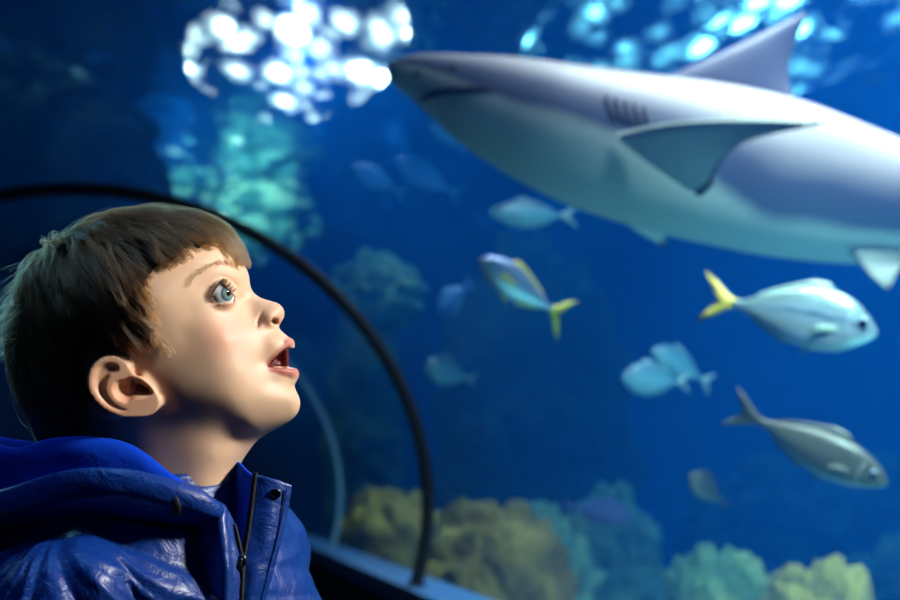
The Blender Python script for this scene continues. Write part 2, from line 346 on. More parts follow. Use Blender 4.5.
# ------------------------------------------------------------------ fish
def frame_from(nose, tail, yaw_deg=0.0, roll_deg=0.0):
    """fish axes: x from tail to nose, z dorsal, y to the fish's left"""
    x = np.asarray(nose) - np.asarray(tail); L = np.linalg.norm(x); x = x / L
    z = np.array([0, 0, 1.0]); z = z - (z @ x) * x; z /= np.linalg.norm(z); y = np.cross(z, x)
    r = R(roll_deg); z2 = math.cos(r) * z + math.sin(r) * y; y2 = math.cos(r) * y - math.sin(r) * z
    return np.stack([x, y2, z2], 1), L
def set_frame(o, M, loc):
    m = Matrix([list(map(float, r)) for r in M]).to_4x4(); m.translation = Vector(loc); o.matrix_world = m
def fish_mat(name, back, side, belly, rough=.28, metal=.55, stripe=None, z0=-.02, z1=.05):
    m = mat(name, rough=rough, metal=metal, spec=.5); b = m.node_tree.nodes['Principled BSDF']
    at_ = nd(m, 'ShaderNodeAttribute', attribute_name='dors')
    n = nd(m, 'ShaderNodeTexNoise', Scale=30, Detail=3); tc = nd(m, 'ShaderNodeTexCoord'); lk(m, tc.outputs['Object'], n.inputs['Vector'])
    ma = nd(m, 'ShaderNodeMath', operation='MULTIPLY_ADD'); lk(m, n.outputs['Fac'], ma.inputs[0]); ma.inputs[1].default_value = .16
    lk(m, at_.outputs['Fac'], ma.inputs[2])
    st = [(.10, belly), (.42, side), (.66, side), (.92, back)]
    if stripe: st = [(.10, belly), (.42, side), (.60, side), (.66, stripe), (.72, side), (.92, back)]
    lk(m, ramp(m, ma.outputs[0], st), b.inputs['Base Color'])
    v = nd(m, 'ShaderNodeTexVoronoi', Scale=90); lk(m, tc.outputs['Object'], v.inputs['Vector'])
    bp = nd(m, 'ShaderNodeBump', Strength=.12, Distance=.004); lk(m, v.outputs['Distance'], bp.inputs['Height']); lk(m, bp.outputs[0], b.inputs['Normal'])
    return m
M_eye_w = mat('fish_eye_ring', rgb('#7fa4bc'), .2); M_eye_b = mat('fish_eye_pupil', rgb('#05080c'), .08)
def fin_mesh(name, outline, thick, m, parent, M3=None, off=(0, 0, 0)):
    """flat-ish fin from an outline in (x, z), lens-thick, placed by a 3x3 and an offset"""
    P = np.asarray(outline, float); n = len(P); c = P.mean(0); V = []; F = []
    for s in (1, -1):
        V += [(p[0], 0.12 * s * thick, p[1]) for p in P]
        V += [(c[0] + .55 * (p[0] - c[0]), s * thick, c[1] + .55 * (p[1] - c[1])) for p in P]
        V.append((c[0], s * thick, c[1]))
    V = np.array(V); k = 2 * n + 1
    for b, fl in ((0, 1), (k, -1)):
        for i in range(n):
            j = (i + 1) % n; q = [b + i, b + j, b + n + j, b + n + i]; t = [b + n + i, b + n + j, b + 2 * n]
            F += [tuple(q[::fl]), tuple(t[::fl])]
    for i in range(n):
        j = (i + 1) % n; F.append((j, i, k + i, k + j))
    if M3 is not None: V = V @ np.asarray(M3).T
    return fix_normals(mesh(name, V + np.asarray(off), F, m, parent))
def make_fish(label, nose, tail, mats, depth=.34, wid=.13, curve=None, roll=0, fork=.16, tailspan=.30, group=None, prof='jack', bend=0.0, eye=.035, name='silver_fish', pupil=True):
    """nose and tail are world points; all sizes are fractions of the length to the tail root"""
    M, L = frame_from(nose, tail, 0, roll)
    root = empty(name, tail, label, 'fish', group); set_frame(root, M, tail)
    mb, mf, mt = mats
    if prof == 'jack':
        top = [(0, .022), (.06, .028), (.2, .085), (.38, .150), (.55, .185), (.72, .180), (.84, .140), (.93, .080), (.98, .035), (1, .012)]
        bot = [(0, .022), (.06, .028), (.2, .075), (.38, .135), (.55, .165), (.72, .158), (.84, .120), (.93, .072), (.98, .035), (1, .012)]
    else:
        top = [(0, .026), (.06, .032), (.2, .080), (.38, .135), (.55, .165), (.72, .160), (.85, .120), (.94, .072), (.985, .03), (1, .010)]
        bot = [(0, .026), (.06, .030), (.2, .080), (.38, .140), (.55, .168), (.72, .150), (.85, .105), (.94, .060), (.985, .028), (1, .010)]
    k = depth / .35; xs = np.concatenate([np.linspace(0, .9, 30), np.linspace(.915, 1, 12)])
    def ev(T, x): T = np.array(T); return np.interp(x, *spline(T, 120).T)
    th = np.linspace(0, 2 * np.pi, 28, endpoint=False); rings = []; dors = []
    def yoff(x): return bend * (1 - x) ** 2
    for x in xs:
        t, b = ev(top, x) * k, ev(bot, x) * k; w_ = min(wid * .5, wid * .5 * (min(1, (ev(top, x) / .17)) ** .8)) + .004
        z = np.where(np.sin(th) > 0, t * np.sin(th), b * np.sin(th))
        y = w_ * np.sign(np.cos(th)) * np.abs(np.cos(th)) ** .85
        rings.append(np.stack([np.full(28, x), y + yoff(x), z], 1) * L); dors.append(.5 + .5 * np.sin(th))
    V, F = loft(rings); bo = mesh('body', V, F, mb, root)
    at_ = bo.data.attributes.new('dors', 'FLOAT', 'POINT'); at_.data.foreach_set('value', np.concatenate(dors).astype(np.float32))
    s = tailspan; y0 = yoff(0)
    fin_mesh('tail_fin', np.array([(.05, .024), (-.03, .05), (-.12, s * .62), (-.24, s), (-.20, s * .72), (-.11, .05), (-.095, 0), (-.11, -.05), (-.20, -s * .72), (-.24, -s), (-.12, -s * .62), (-.03, -.05), (.05, -.024)]) * L, .008 * L, mt, root,
             off=(0, y0 * L, 0))
    def tz(x): return ev(top, x) * k
    def bz(x): return ev(bot, x) * k
    fin_mesh('dorsal_fin', np.array([(.70, tz(.70) - .02), (.62, tz(.62) + .05), (.52, tz(.52) + .055), (.40, tz(.40) + .038), (.28, tz(.28) + .03), (.17, tz(.17) + .022), (.12, tz(.12) - .005), (.3, tz(.3) - .02), (.5, tz(.5) - .025)]) * L, .006 * L, mf, root, off=(0, yoff(.4) * L, 0))
    fin_mesh('anal_fin', np.array([(.46, -bz(.46) + .02), (.40, -bz(.40) - .035), (.28, -bz(.28) - .028), (.17, -bz(.17) - .022), (.12, -bz(.12) + .004), (.3, -bz(.3) + .02)]) * L, .006 * L, mf, root, off=(0, yoff(.3) * L, 0))
    fin_mesh('pelvic_fin', np.array([(.66, -bz(.66) + .02), (.60, -bz(.60) - .008), (.52, -bz(.55) - .05), (.50, -bz(.55) - .045), (.56, -bz(.56) + .01)]) * L, .006 * L, mf, root)
    for sd in (1, -1):
        a = R(14); M3 = np.array([[1, 0, 0], [-sd * math.tan(a), 1, 0], [0, 0, 1]])
        fin_mesh('pectoral_fin', np.array([(.03, .022), (-.03, .03), (-.12, .01), (-.19, -.045), (-.12, -.035), (-.02, -.022), (.03, -.02)]) * L, .005 * L, mf, root, M3, (.72 * L, sd * (wid * .49 + .004) * L, -.035 * k * L))
        V, F = ICO3; e = eye * L; ze = .035 * k * L
        we = wid * .5 * min(1, (ev(top, .885) / .17) ** .8)
        c = np.array([.885 * L, sd * (we * .93) * L, ze])
        eo = mesh('eye', V * e * np.array([1, .5, 1]) + c, F, M_eye_w, root)
        mesh('pupil', V * e * .74 * np.array([1, .5, 1]) + c + np.array([.1 * e, sd * e * .3, 0]), F, M_eye_b, eo)
        # gill cover edge
        gp = [(.80 + .02 * math.cos(t) - .0, sd * (wid * .5 * .97 + .004 - .0), .10 * k * math.sin(t)) for t in np.linspace(-1.2, 1.2, 9)]
        gp = [(x - .03 * math.cos(t * 1.2), y * (1 - .12 * abs(t) ** 2), z) for (x, y, z), t in zip(gp, np.linspace(-1.2, 1.2, 9))]
        V, F = tube(np.array(gp) * L, np.array([.002, .004, .005, .006, .006, .006, .005, .004, .002]) * L, 6, up=(0, 1, 0)); mesh('gill_cover', V, F, mb, root)
    return root
Y = rgb('#d2c04e')
FM_silver = (fish_mat('silver_skin', rgb('#7f9c98'), rgb('#a9c8d6'), rgb('#c4dfe4'), stripe=rgb('#4f7a9e')), mat('fin_olive', rgb('#7d9a90'), .4), mat('fin_yellow', Y, .45))
FM_blue = (fish_mat('blue_silver_skin', rgb('#93a9d8'), rgb('#bcd3ea'), rgb('#d5eef0')), mat('fin_lemon', rgb('#d8d648'), .4), mat('fin_lemon_tail', rgb('#dfe04a'), .45))
FM_grey = (fish_mat('grey_skin', rgb('#4a524c'), rgb('#66706a'), rgb('#b4c4be'), metal=.25, rough=.4), mat('fin_grey', rgb('#5c6660'), .4), mat('fin_grey_tail', rgb('#7c8478'), .45))
FM_pale = (fish_mat('pale_skin', rgb('#2f6a80'), rgb('#4f95a8'), rgb('#74b4b8'), metal=.1, rough=.4), mat('fin_pale', rgb('#5f98a8'), .4), mat('fin_pale_tail', rgb('#6fa0a4'), .45))
FM_olive = (fish_mat('olive_skin', rgb('#1c2a16'), rgb('#33441f'), rgb('#6f7f44'), metal=.1, rough=.5), mat('fin_dark', rgb('#141a14'), .5), mat('fin_dark_tail', rgb('#141a14'), .5))
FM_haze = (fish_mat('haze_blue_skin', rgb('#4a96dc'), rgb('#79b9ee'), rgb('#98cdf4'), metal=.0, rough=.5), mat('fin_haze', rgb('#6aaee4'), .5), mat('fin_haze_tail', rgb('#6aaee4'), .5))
FM_lilac = (fish_mat('lilac_skin', rgb('#4a5a90'), rgb('#6f78a8'), rgb('#8a90b4'), metal=.1, rough=.5), mat('fin_lilac', rgb('#5f6a9c'), .5), mat('fin_lilac_tail', rgb('#5f6a9c'), .5))
def F2(label, n, t, d, mats, dn=0.0, **kw):
    return make_fish(label, at(n[0], n[1], d + dn), at(t[0], t[1], d), mats, **kw)
F2('large silver fish with a yellow forked tail, swimming right under the shark', (877, 333), (733, 303), 3.0, FM_silver, -.08, depth=.43, wid=.17, tailspan=.19, roll=-6, eye=.050)
F2('slim blue-silver fish with a bright yellow forked tail, head up to the left', (480, 259), (551, 309), 3.9, FM_blue, -.12, depth=.36, wid=.17, tailspan=.25, roll=8, prof='slim')
F2('grey-backed fish with a white belly diving to the lower right', (887, 484), (757, 420), 3.1, FM_grey, -.10, depth=.34, wid=.17, tailspan=.17, roll=-16, prof='slim')
F2('pale turquoise fish, higher one of the overlapping pair', (652, 350), (702, 379), 5.6, FM_pale, -.1, depth=.44, wid=.18, tailspan=.2)
F2('pale turquoise fish, lower left one of the overlapping pair', (622, 378), (678, 382), 5.3, FM_pale, -.1, depth=.50, wid=.18, tailspan=.18)
F2('small olive brown fish over the coral heads', (690, 474), (722, 502), 5.6, FM_olive, -.05, depth=.56, wid=.2, tailspan=.18)
F2('pale blue fish swimming left just under the shark\'s belly', (490, 213), (562, 216), 5.4, FM_pale, -.1, depth=.36, wid=.16, tailspan=.16, prof='slim')
F2('stout teal fish facing left beside the dark rib', (425, 366), (467, 378), 6.8, FM_pale, -.1, depth=.56, wid=.2, tailspan=.16)
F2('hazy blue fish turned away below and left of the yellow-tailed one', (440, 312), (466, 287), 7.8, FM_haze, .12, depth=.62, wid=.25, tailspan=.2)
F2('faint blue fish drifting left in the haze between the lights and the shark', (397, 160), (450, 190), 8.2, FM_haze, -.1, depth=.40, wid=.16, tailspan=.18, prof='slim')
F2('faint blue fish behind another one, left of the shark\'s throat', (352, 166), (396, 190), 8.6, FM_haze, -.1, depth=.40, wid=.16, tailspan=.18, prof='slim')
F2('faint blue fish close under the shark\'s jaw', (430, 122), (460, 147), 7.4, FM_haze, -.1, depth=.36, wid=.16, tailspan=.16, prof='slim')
F2('lilac grey fish hovering over the teal boulder', (632, 518), (574, 508), 7.4, FM_lilac, -.1, depth=.42, wid=.18, tailspan=.16)
# ------------------------------------------------------------------ shark
D_SH = 3.6
st = np.array([  # px along the image, top y, bottom y, half width / half height
    (386, 68.5, 70.5, 1.0), (388.5, 63, 76, 1.2), (394, 59, 83, 1.35), (404, 55.5, 91, 1.45), (420, 53, 101, 1.4), (445, 52, 120, 1.3), (480, 53, 148, 1.15), (530, 58.5, 179, 1.02),
    (580, 66, 204, .95), (630, 73, 222, .92), (680, 79, 236, .90), (730, 87, 247, .88), (780, 99, 257, .86), (830, 117, 263, .84), (880, 136, 266, .84), (930, 155, 268, .84), (990, 178, 267, .82),
    (1060, 200, 262, .8), (1140, 217, 255, .8), (1200, 226, 251, .8)])
xs = np.linspace(0, 1, 70); par = np.cumsum(np.r_[0, np.hypot(np.diff(st[:, 0]), np.diff(st[:, 1:3].mean(1)))]); par /= par[-1]
tt = xs ** 1.25
sx = np.interp(tt, par, st[:, 0]); sp_ = spline(st, 400); 
def sh_st(px):
    return [float(np.interp(px, sp_[:, 0], sp_[:, i])) for i in (1, 2, 3)]
SC = D_SH / FPX; ROLL = R(-24)                    # belly turned a little to the tunnel
def sh_depth(px): return D_SH + .00012 * (px - 386) * .9
def sh_c(px):
    t, b, a = sh_st(px); d = sh_depth(px); return at(px, (t + b) / 2, d)
nr = 48; th = np.linspace(0, 2 * np.pi, nr, endpoint=False)
rings = []; cn = []
shroot = empty('shark', sh_c(600), 'big grey shark with a pale belly cruising left above the fish', 'shark')
VIEW = (sh_c(640) - CAM); VIEW /= np.linalg.norm(VIEW)
def sh_frame(px):
    e = 3.0; T = sh_c(px + e) - sh_c(px - e); T /= np.linalg.norm(T)           # towards the tail
    side = VIEW - (VIEW @ T) * T; side /= np.linalg.norm(side)                 # away from the camera
    up = np.cross(side, T); 
    if up[2] < 0: up = -up
    return T, side, up
for px in sx:
    t, b, a = sh_st(px); T, side, up = sh_frame(px); d = sh_depth(px); h = max(.5, (b - t) / 2) * d / FPX * (1 / max(.6, math.sqrt(1 - (T @ (-UPV)) ** 2))) ** 0
    # flattened snout: section lies wide, tapering to a lens
    c = sh_c(px); u, s = np.sin(th), np.cos(th)
    w_ = h * (1.0 if a > 1 else a)
    rings.append(c + h * u[:, None] * up + (w_ * np.sign(s) * np.abs(s) ** .9)[:, None] * side); cn.append(np.sin(th - 0))
V, F = loft(rings)
ang = np.tile(th, len(sx)); pxs = np.repeat(sx, nr)
# countershading, which also carries painted top light and flank shade: the shark's own up direction is rolled relative to the section
own = np.sin(ang + R(1) * np.interp(pxs, [386, 640, 760], [30, 28, 4]))
shd = own
M_sh = mat('shark_skin', rough=.42, spec=.5); b_ = M_sh.node_tree.nodes['Principled BSDF']
a_ = nd(M_sh, 'ShaderNodeAttribute', attribute_name='dors'); n_ = nd(M_sh, 'ShaderNodeTexNoise', Scale=5, Detail=5); tc = nd(M_sh, 'ShaderNodeTexCoord'); lk(M_sh, tc.outputs['Object'], n_.inputs['Vector'])
mp = nd(M_sh, 'ShaderNodeMapping'); mp.inputs['Scale'].default_value = (.6, 1, 1.6); lk(M_sh, tc.outputs['Object'], mp.inputs['Vector']); lk(M_sh, mp.outputs[0], n_.inputs['Vector'])
ma = nd(M_sh, 'ShaderNodeMath', operation='MULTIPLY_ADD'); lk(M_sh, n_.outputs['Fac'], ma.inputs[0]); ma.inputs[1].default_value = .14; lk(M_sh, a_.outputs['Fac'], ma.inputs[2])
lk(M_sh, ramp(M_sh, ma.outputs[0], [(.50, rgb('#bccac2')), (.60, rgb('#4a5470')), (.76, rgb('#50546c')), (1, rgb('#a09a9c'))]), b_.inputs['Base Color'])  # pale top and dark flank band put top light and shade into the colour
n2 = nd(M_sh, 'ShaderNodeTexNoise', Scale=220, Detail=2); lk(M_sh, tc.outputs['Object'], n2.inputs['Vector'])
bp = nd(M_sh, 'ShaderNodeBump', Strength=.12, Distance=.003); lk(M_sh, n2.outputs['Fac'], bp.inputs['Height']); lk(M_sh, bp.outputs[0], b_.inputs['Normal'])
bo = fix_normals(mesh('body', rel(V, shroot), F, M_sh, shroot))
# the boundary sits higher at the head
low = np.interp(pxs, [386, 430, 480, 560, 640, 760, 900, 1000], [.10, -.14, -.25, -.28, -.34, -.50, -.46, -.4])
dv = .5 + .5 * np.clip(shd - low, -1, 1)
bo.data.attributes.new('dors', 'FLOAT', 'POINT').data.foreach_set('value', dv.astype(np.float32))
M_sf_top = mat('shark_fin_grey', rgb('#565c74'), .42); M_sf_pale = mat('shark_fin_pale', rgb('#d2ded6'), .5); M_pelv = mat('shark_fin_shade', rgb('#84988f'), .5); M_sf_dark = mat('shark_fin_tip', rgb('#15181f'), .5)
def shark_fin(name, P, root_mid, thick, mt, mb, tipm=None, tip=None, n=26, m=14):
    """P: 4 curves as world points - leading edge (root to tip) and trailing edge (root to tip); lens section between them"""
    lead = spline(P[0], n); trail = spline(P[1], n); V = []; F = []; fm = []
    nrm = np.cross(lead[n // 2] - lead[0], trail[0] - lead[0]); nrm /= np.linalg.norm(nrm)
    for sgn in (1, -1):
        for i in range(n):
            for j in range(m):
                f = j / (m - 1); p = lead[i] * (1 - f) + trail[i] * f
                prof = (f ** .5) * (1 - f) * 2.1; V.append(p + sgn * nrm * thick * prof * (1 - .75 * i / (n - 1)))
    k = n * m
    for s in (0, 1):
        for i in range(n - 1):
            for j in range(m - 1):
                q = [s * k + i * m + j, s * k + i * m + j + 1, s * k + (i + 1) * m + j + 1, s * k + (i + 1) * m + j]
                F.append(tuple(q if s == 0 else q[::-1]))
                f = (j + .5) / (m - 1); g_ = (i + .5) / (n - 1)
                edge = tip is not None and (g_ > tip[0] + .06 * math.sin(f * 9) or f > tip[1])
                fm.append(2 if edge else s)
    o = mesh(name, rel(np.array(V), shroot), F, None, shroot, mats=[mt, mb, tipm or mt], fmat=fm)
    bm = bmesh.new(); bm.from_mesh(o.data); bmesh.ops.remove_doubles(bm, verts=bm.verts, dist=.0004); bmesh.ops.recalc_face_normals(bm, faces=bm.faces); bm.to_mesh(o.data); bm.free()
    return o
ds = sh_depth(740)
shark_fin('dorsal_fin', ([at(655, 82, ds), at(690, 66, ds), at(740, 43, ds + .01), at(780, 24, ds + .03), at(804, 13, ds + .05)],
                         [at(806, 112, ds), at(796, 98, ds), at(789, 82, ds + .01), at(792, 52, ds + .03), at(807, 15, ds + .05)]), None, .035, M_sf_top, M_sf_top)
# near pectoral fin: spreads out from the flank towards the tunnel and sweeps back, its pale underside to the viewer
dn = D_SH - .20
shark_fin('pectoral_fin', ([at(616, 134, dn), at(655, 125, dn - .13), at(710, 120, dn - .30), at(770, 119.5, dn - .46), at(827, 122.5, dn - .60)],
                           [at(700, 197, dn - .06), at(712, 186, dn - .10), at(717, 168, dn - .18), at(745, 142, dn - .36), at(826, 123.5, dn - .60)]), None, .016, M_sf_top, M_sf_pale, M_sf_dark, (.90, .955))
df = D_SH + .12
shark_fin('pectoral_fin', ([at(590, 195, df), at(615, 216, df + .1), at(640, 233, df + .25), at(664, 246, df + .38)],
                           [at(690, 222, df), at(676, 222, df + .1), at(667, 226, df + .2), at(665, 247, df + .38)]), None, .014, M_sf_pale, M_sf_top, M_sf_dark, (.88, .95))
dp = D_SH - .05
shark_fin('pelvic_fin', ([at(848, 250, dp), at(862, 268, dp - .02), at(874, 280, dp - .04), at(887, 290, dp - .05)],
                         [at(925, 255, dp), at(908, 262, dp), at(899, 272, dp - .03), at(889, 291, dp - .05)]), None, .012, M_pelv, M_pelv, M_sf_dark, (.88, .96))
shark_fin('pelvic_fin', ([at(858, 245, dp + .3), at(872, 262, dp + .32), at(895, 275, dp + .36)],
                         [at(935, 250, dp + .3), at(915, 260, dp + .3), at(897, 276, dp + .36)]), None, .012, M_pelv, M_pelv, M_sf_dark, (.88, .96))
# tail, mostly beyond the frame
dt = sh_depth(1190)
shark_fin('tail_fin', ([at(1150, 225, dt), at(1230, 200, dt), at(1310, 150, dt), at(1400, 80, dt + .05)],
                       [at(1200, 250, dt), at(1262, 232, dt), at(1320, 190, dt), at(1402, 84, dt + .05)]), None, .02, M_sf_top, M_sf_top)
shark_fin('tail_fin', ([at(1180, 246, dt), at(1215, 270, dt), at(1262, 312, dt)], [at(1222, 236, dt), at(1240, 262, dt), at(1264, 314, dt)]), None, .015, M_sf_top, M_sf_top)
def sh_surf(px, py, lift=.004):
    """point on the near flank of the body seen at a pixel"""
    t, b, a = sh_st(px); T, side, up = sh_frame(px); c = sh_c(px); h = (b - t) / 2; u = max(-.98, min(.98, ((t + b) / 2 - py) / h)); s = -math.sqrt(1 - u * u) ** .9 if False else -(1 - u * u) ** .45
    w_ = h * (1.0 if a > 1 else a); d = sh_depth(px) / FPX
    return c + h * d * u * up + (w_ * d * s - lift) * side
M_slit = mat('shark_slit', rgb('#0c1020'), .6)
for i in range(5):
    x0 = 588 + i * 9.5; P = spline([sh_surf(x0 + 3 * k * k - 1.2 * i * .3 + 2 * k, 92 + 3 * i + 15 * k + 0, -.001) for k in np.linspace(0, 2.0, 5) * 1.0], 12)
    V, F = tube(P, np.array([.1] + [.6, .9] + [1] * 6 + [.9, .6, .1]) * .007, 8, up=VIEW); mesh('gill_slit', rel(V, shroot), F, M_slit, shroot)
P = spline([sh_surf(x, y, -.001) for x, y in ((428, 104), (432, 99), (440, 94), (452, 91), (466, 89.5), (482, 88.5), (490, 89))], 24)
V, F = tube(P, np.sin(np.linspace(.05, np.pi - .05, 24)) * .011 + .001, 8, up=VIEW); mesh('mouth', rel(V, shroot), F, M_slit, shroot)
V, F = tube(spline([sh_surf(x, y, -.001) for x, y in ((414, 76), (418, 74), (421, 71))], 8), np.sin(np.linspace(.1, np.pi - .1, 8)) * .007, 6, up=VIEW); mesh('nostril', rel(V, shroot), F, M_slit, shroot)
V, F = ICO3; mesh('eye', rel(V * .0095 + sh_surf(447, 66, -.002), shroot), F, mat('shark_eye', rgb('#191a14'), .15), shroot)
# ------------------------------------------------------------------ the boy (units below: px = 0.8 mm; x right, y down, z away from the viewer)
D0 = 1.0; PXM = D0 / FPX
boy = empty('person', (at(140, 330, D0)[0], at(140, 330, D0)[1], 0), 'small boy in a shiny blue hooded jacket, looking up open-mouthed at the shark', 'person')
def W3(P):
    P = np.asarray(P, float)
    return CAM + D0 * FWD + PXM * ((P[..., 0:1] - 450) * RGT - (P[..., 1:2] - 300) * UPV + P[..., 2:3] * FWD)
def bl(P): return W3(P) - np.array(boy.location)
def q(px, py, z):                       # photo pixel at a given depth offset -> head coordinates
    k = 1 + z * PXM / D0
    return np.array([450 + (px - 450) * k, 300 + (py - 300) * k, z])
def surface_nets(f, org, h):
    """isosurface of f=0 (negative inside) as quads"""
    s = f < 0; nx, ny, nz = f.shape
    c = np.zeros((nx - 1, ny - 1, nz - 1), np.int8)
    for a in (0, 1):
        for b in (0, 1):
            for d in (0, 1): c += s[a:nx - 1 + a, b:ny - 1 + b, d:nz - 1 + d]
    act = (c > 0) & (c < 8); idx = np.argwhere(act); ids = -np.ones(act.shape, np.int64); ids[act] = np.arange(len(idx))
    acc = np.zeros((len(idx), 3)); cnt = np.zeros(len(idx)); cor = [(a, b, d) for a in (0, 1) for b in (0, 1) for d in (0, 1)]
    val = {k: f[idx[:, 0] + k[0], idx[:, 1] + k[1], idx[:, 2] + k[2]].astype(float) for k in cor}
    for k in cor:
        for ax in range(3):
            if k[ax]: continue
            k2 = list(k); k2[ax] = 1; k2 = tuple(k2); a, b = val[k], val[k2]; m = (a < 0) != (b < 0)
            t = np.where(m, a / np.where(m, a - b, 1), 0)
            p = np.array(k, float) + np.zeros((len(idx), 3)); p[:, ax] += t; acc[m] += p[m]; cnt[m] += 1
    V = (idx + acc / cnt[:, None]) * h + np.asarray(org)
    Fs = []
    for ax in range(3):
        u, v = (ax + 1) % 3, (ax + 2) % 3
        sl0 = [slice(None)] * 3; sl1 = [slice(None)] * 3; sl0[ax] = slice(0, -1); sl1[ax] = slice(1, None)
        ch = s[tuple(sl0)] != s[tuple(sl1)]; e = np.argwhere(ch); ok = (e[:, u] > 0) & (e[:, v] > 0) & (e[:, u] < f.shape[u] - 1) & (e[:, v] < f.shape[v] - 1); e = e[ok]
        def g(du, dv):
            k = e.copy(); k[:, u] -= du; k[:, v] -= dv; return ids[k[:, 0], k[:, 1], k[:, 2]]
        Q = np.stack([g(1, 1), g(0, 1), g(0, 0), g(1, 0)], 1)
        ins = s[e[:, 0], e[:, 1], e[:, 2]]; Q[~ins] = Q[~ins][:, ::-1]; Fs.append(Q)
    return V, np.concatenate(Fs)
def relax(V, F, it=2, lam=.5):
    a = np.concatenate([F[:, 0], F[:, 1], F[:, 2], F[:, 3]]); b = np.concatenate([F[:, 1], F[:, 2], F[:, 3], F[:, 0]])
    a, b = np.concatenate([a, b]), np.concatenate([b, a]); n = np.bincount(a, minlength=len(V))
    for _ in range(it):
        for l in (lam, -lam * 1.04):
            m = np.stack([np.bincount(a, V[b, k], minlength=len(V)) for k in range(3)], 1) / n[:, None]; V = V + l * (m - V)
    return V
def sun(a, b, k):                        # smooth union
    h = np.clip(.5 + .5 * (b - a) / k, 0, 1); return b * (1 - h) + a * h - k * h * (1 - h)
def smax(a, b, k): return -sun(-a, -b, k)
def seg_d(X, Y, Z, pts, rad):            # distance to a chain of capsules with varying radius
    r = None
    for (p, r0), (p2, r1) in zip(zip(pts[:-1], rad[:-1]), zip(pts[1:], rad[1:])):
        p = np.asarray(p, float); d = np.asarray(p2, float) - p; L = d @ d
        t = np.clip(((X - p[0]) * d[0] + (Y - p[1]) * d[1] + (Z - p[2]) * d[2]) / L, 0, 1)
        q_ = np.sqrt((X - p[0] - t * d[0]) ** 2 + (Y - p[1] - t * d[1]) ** 2 + (Z - p[2] - t * d[2]) ** 2) - (r0 + (r1 - r0) * t)
        r = q_ if r is None else np.minimum(r, q_)
    return r
def poly_d(x, y, P):                     # signed distance to a polygon (negative inside)
    P = np.asarray(P, float); d = np.full(x.shape, 1e9); s = np.zeros(x.shape, bool)
    for a, b in zip(P, np.roll(P, -1, 0)):
        e = b - a; wx, wy = x - a[0], y - a[1]; t = np.clip((wx * e[0] + wy * e[1]) / (e @ e), 0, 1)
        d = np.minimum(d, (wx - e[0] * t) ** 2 + (wy - e[1] * t) ** 2)
        c = ((a[1] > y) != (b[1] > y)); s ^= c & (x < (b[0] - a[0]) * (y - a[1]) / (b[1] - a[1] + 1e-12) + a[0])
    return np.where(s, -1, 1) * np.sqrt(d)

# --- mid-line outline of the bare head and neck (photo pixels), clockwise from the fringe
SIL = [(241, 258), (245, 266), (248.5, 276), (249.5, 284), (253, 292), (260, 297.5), (269, 300.5), (277, 303), (282, 307), (284.2, 312), (283.5, 318), (280.5, 323), (279, 327),
       (281.5, 331), (286, 335), (291, 339.5), (294, 344), (294.6, 349), (293, 354), (292, 360), (294, 366), (297.5, 371), (298.6, 376), (296.5, 381), (294.5, 386), (296.5, 392), (299.3, 398),
       (300, 405), (297.5, 413), (291, 420), (280, 427), (268, 433.5), (257, 441), (248, 452), (241, 463), (237, 475), (235, 490), (236, 510), (240, 560),
       (60, 560), (58, 520), (57, 480), (52, 452), (40, 428), (27, 400), (18, 370), (15, 335), (20, 305), (33, 277), (53, 255), (80, 237), (110, 225), (140, 219), (170, 217.5), (198, 221.5), (222, 233), (234, 245)]
INN = [(110, 300, 86), (70, 305, 78), (160, 300, 82), (110, 260, 70), (60, 345, 66), (40, 330, 50), (150, 350, 74), (110, 350, 76), (150, 255, 66), (190, 262, 60), (195, 240, 42), (214, 262, 45), (230, 264, 29), (238, 274, 23),
       (200, 285, 57), (205, 300, 55), (190, 310, 64), (185, 335, 66), (208, 322, 58), (222, 316, 47), (240, 300, 19.5), (247, 296, 12), (236, 309, 30), (245, 315, 24), (252, 322, 23),
       (261, 304, 11.5), (272, 307, 11), (258, 314, 17), (266, 316, 15.5), (271, 322, 15.5), (277, 320, 11), (273, 328, 10), (263, 328, 19),
       (225, 340, 56), (240, 345, 45), (253, 345, 33), (262, 342, 25), (272, 341, 20), (281, 342, 15), (287, 347, 11),
       (262, 362, 28), (270, 364, 24), (278, 356, 20), (286, 360, 12), (288, 374, 13), (280, 376, 20), (272, 382, 26), (283, 386, 19), (288, 398, 19), (284, 410, 20), (270, 398, 33),
       (250, 380, 45), (235, 370, 55), (255, 405, 42), (235, 400, 55), (205, 370, 65), (180, 390, 67), (205, 400, 62), (268, 420, 27), (250, 422, 38), (225, 420, 48), (195, 425, 54), (165, 420, 59), (120, 400, 66), (80, 390, 60), (60, 400, 46),
       (235, 440, 27), (215, 455, 42), (180, 460, 51), (140, 450, 55), (100, 440, 52), (75, 450, 38), (215, 490, 38), (180, 500, 50), (140, 500, 54), (100, 500, 46), (210, 530, 50), (150, 530, 58), (100, 530, 50)]
cp = []; cv = []
for (x, y) in spline(SIL, 150, True): cp.append((x, y)); cv.append(0.0)
for (x, y, w_) in INN:
    t_ = q(x, y, -w_); cp.append((t_[0], t_[1])); cv.append(float(w_ * w_))
cp = np.array(cp); cv = np.array(cv); n_ = len(cp); sc_ = 100.0
def tk(d2): return np.where(d2 > 1e-9, .5 * d2 * np.log(np.maximum(d2, 1e-9)), 0)
A = tk((((cp[:, None] - cp[None]) / sc_) ** 2).sum(-1)) + 2e-4 * np.eye(n_)
Pm = np.c_[np.ones(n_), cp / sc_]; Kf = np.block([[A, Pm], [Pm.T, np.zeros((3, 3))]])
sol = np.linalg.solve(Kf, np.r_[cv, 0, 0, 0]); wt, af = sol[:n_], sol[n_:]
HS = 1.25; x0, x1, y0, y1, zz = -6, 312, 200, 562, 106
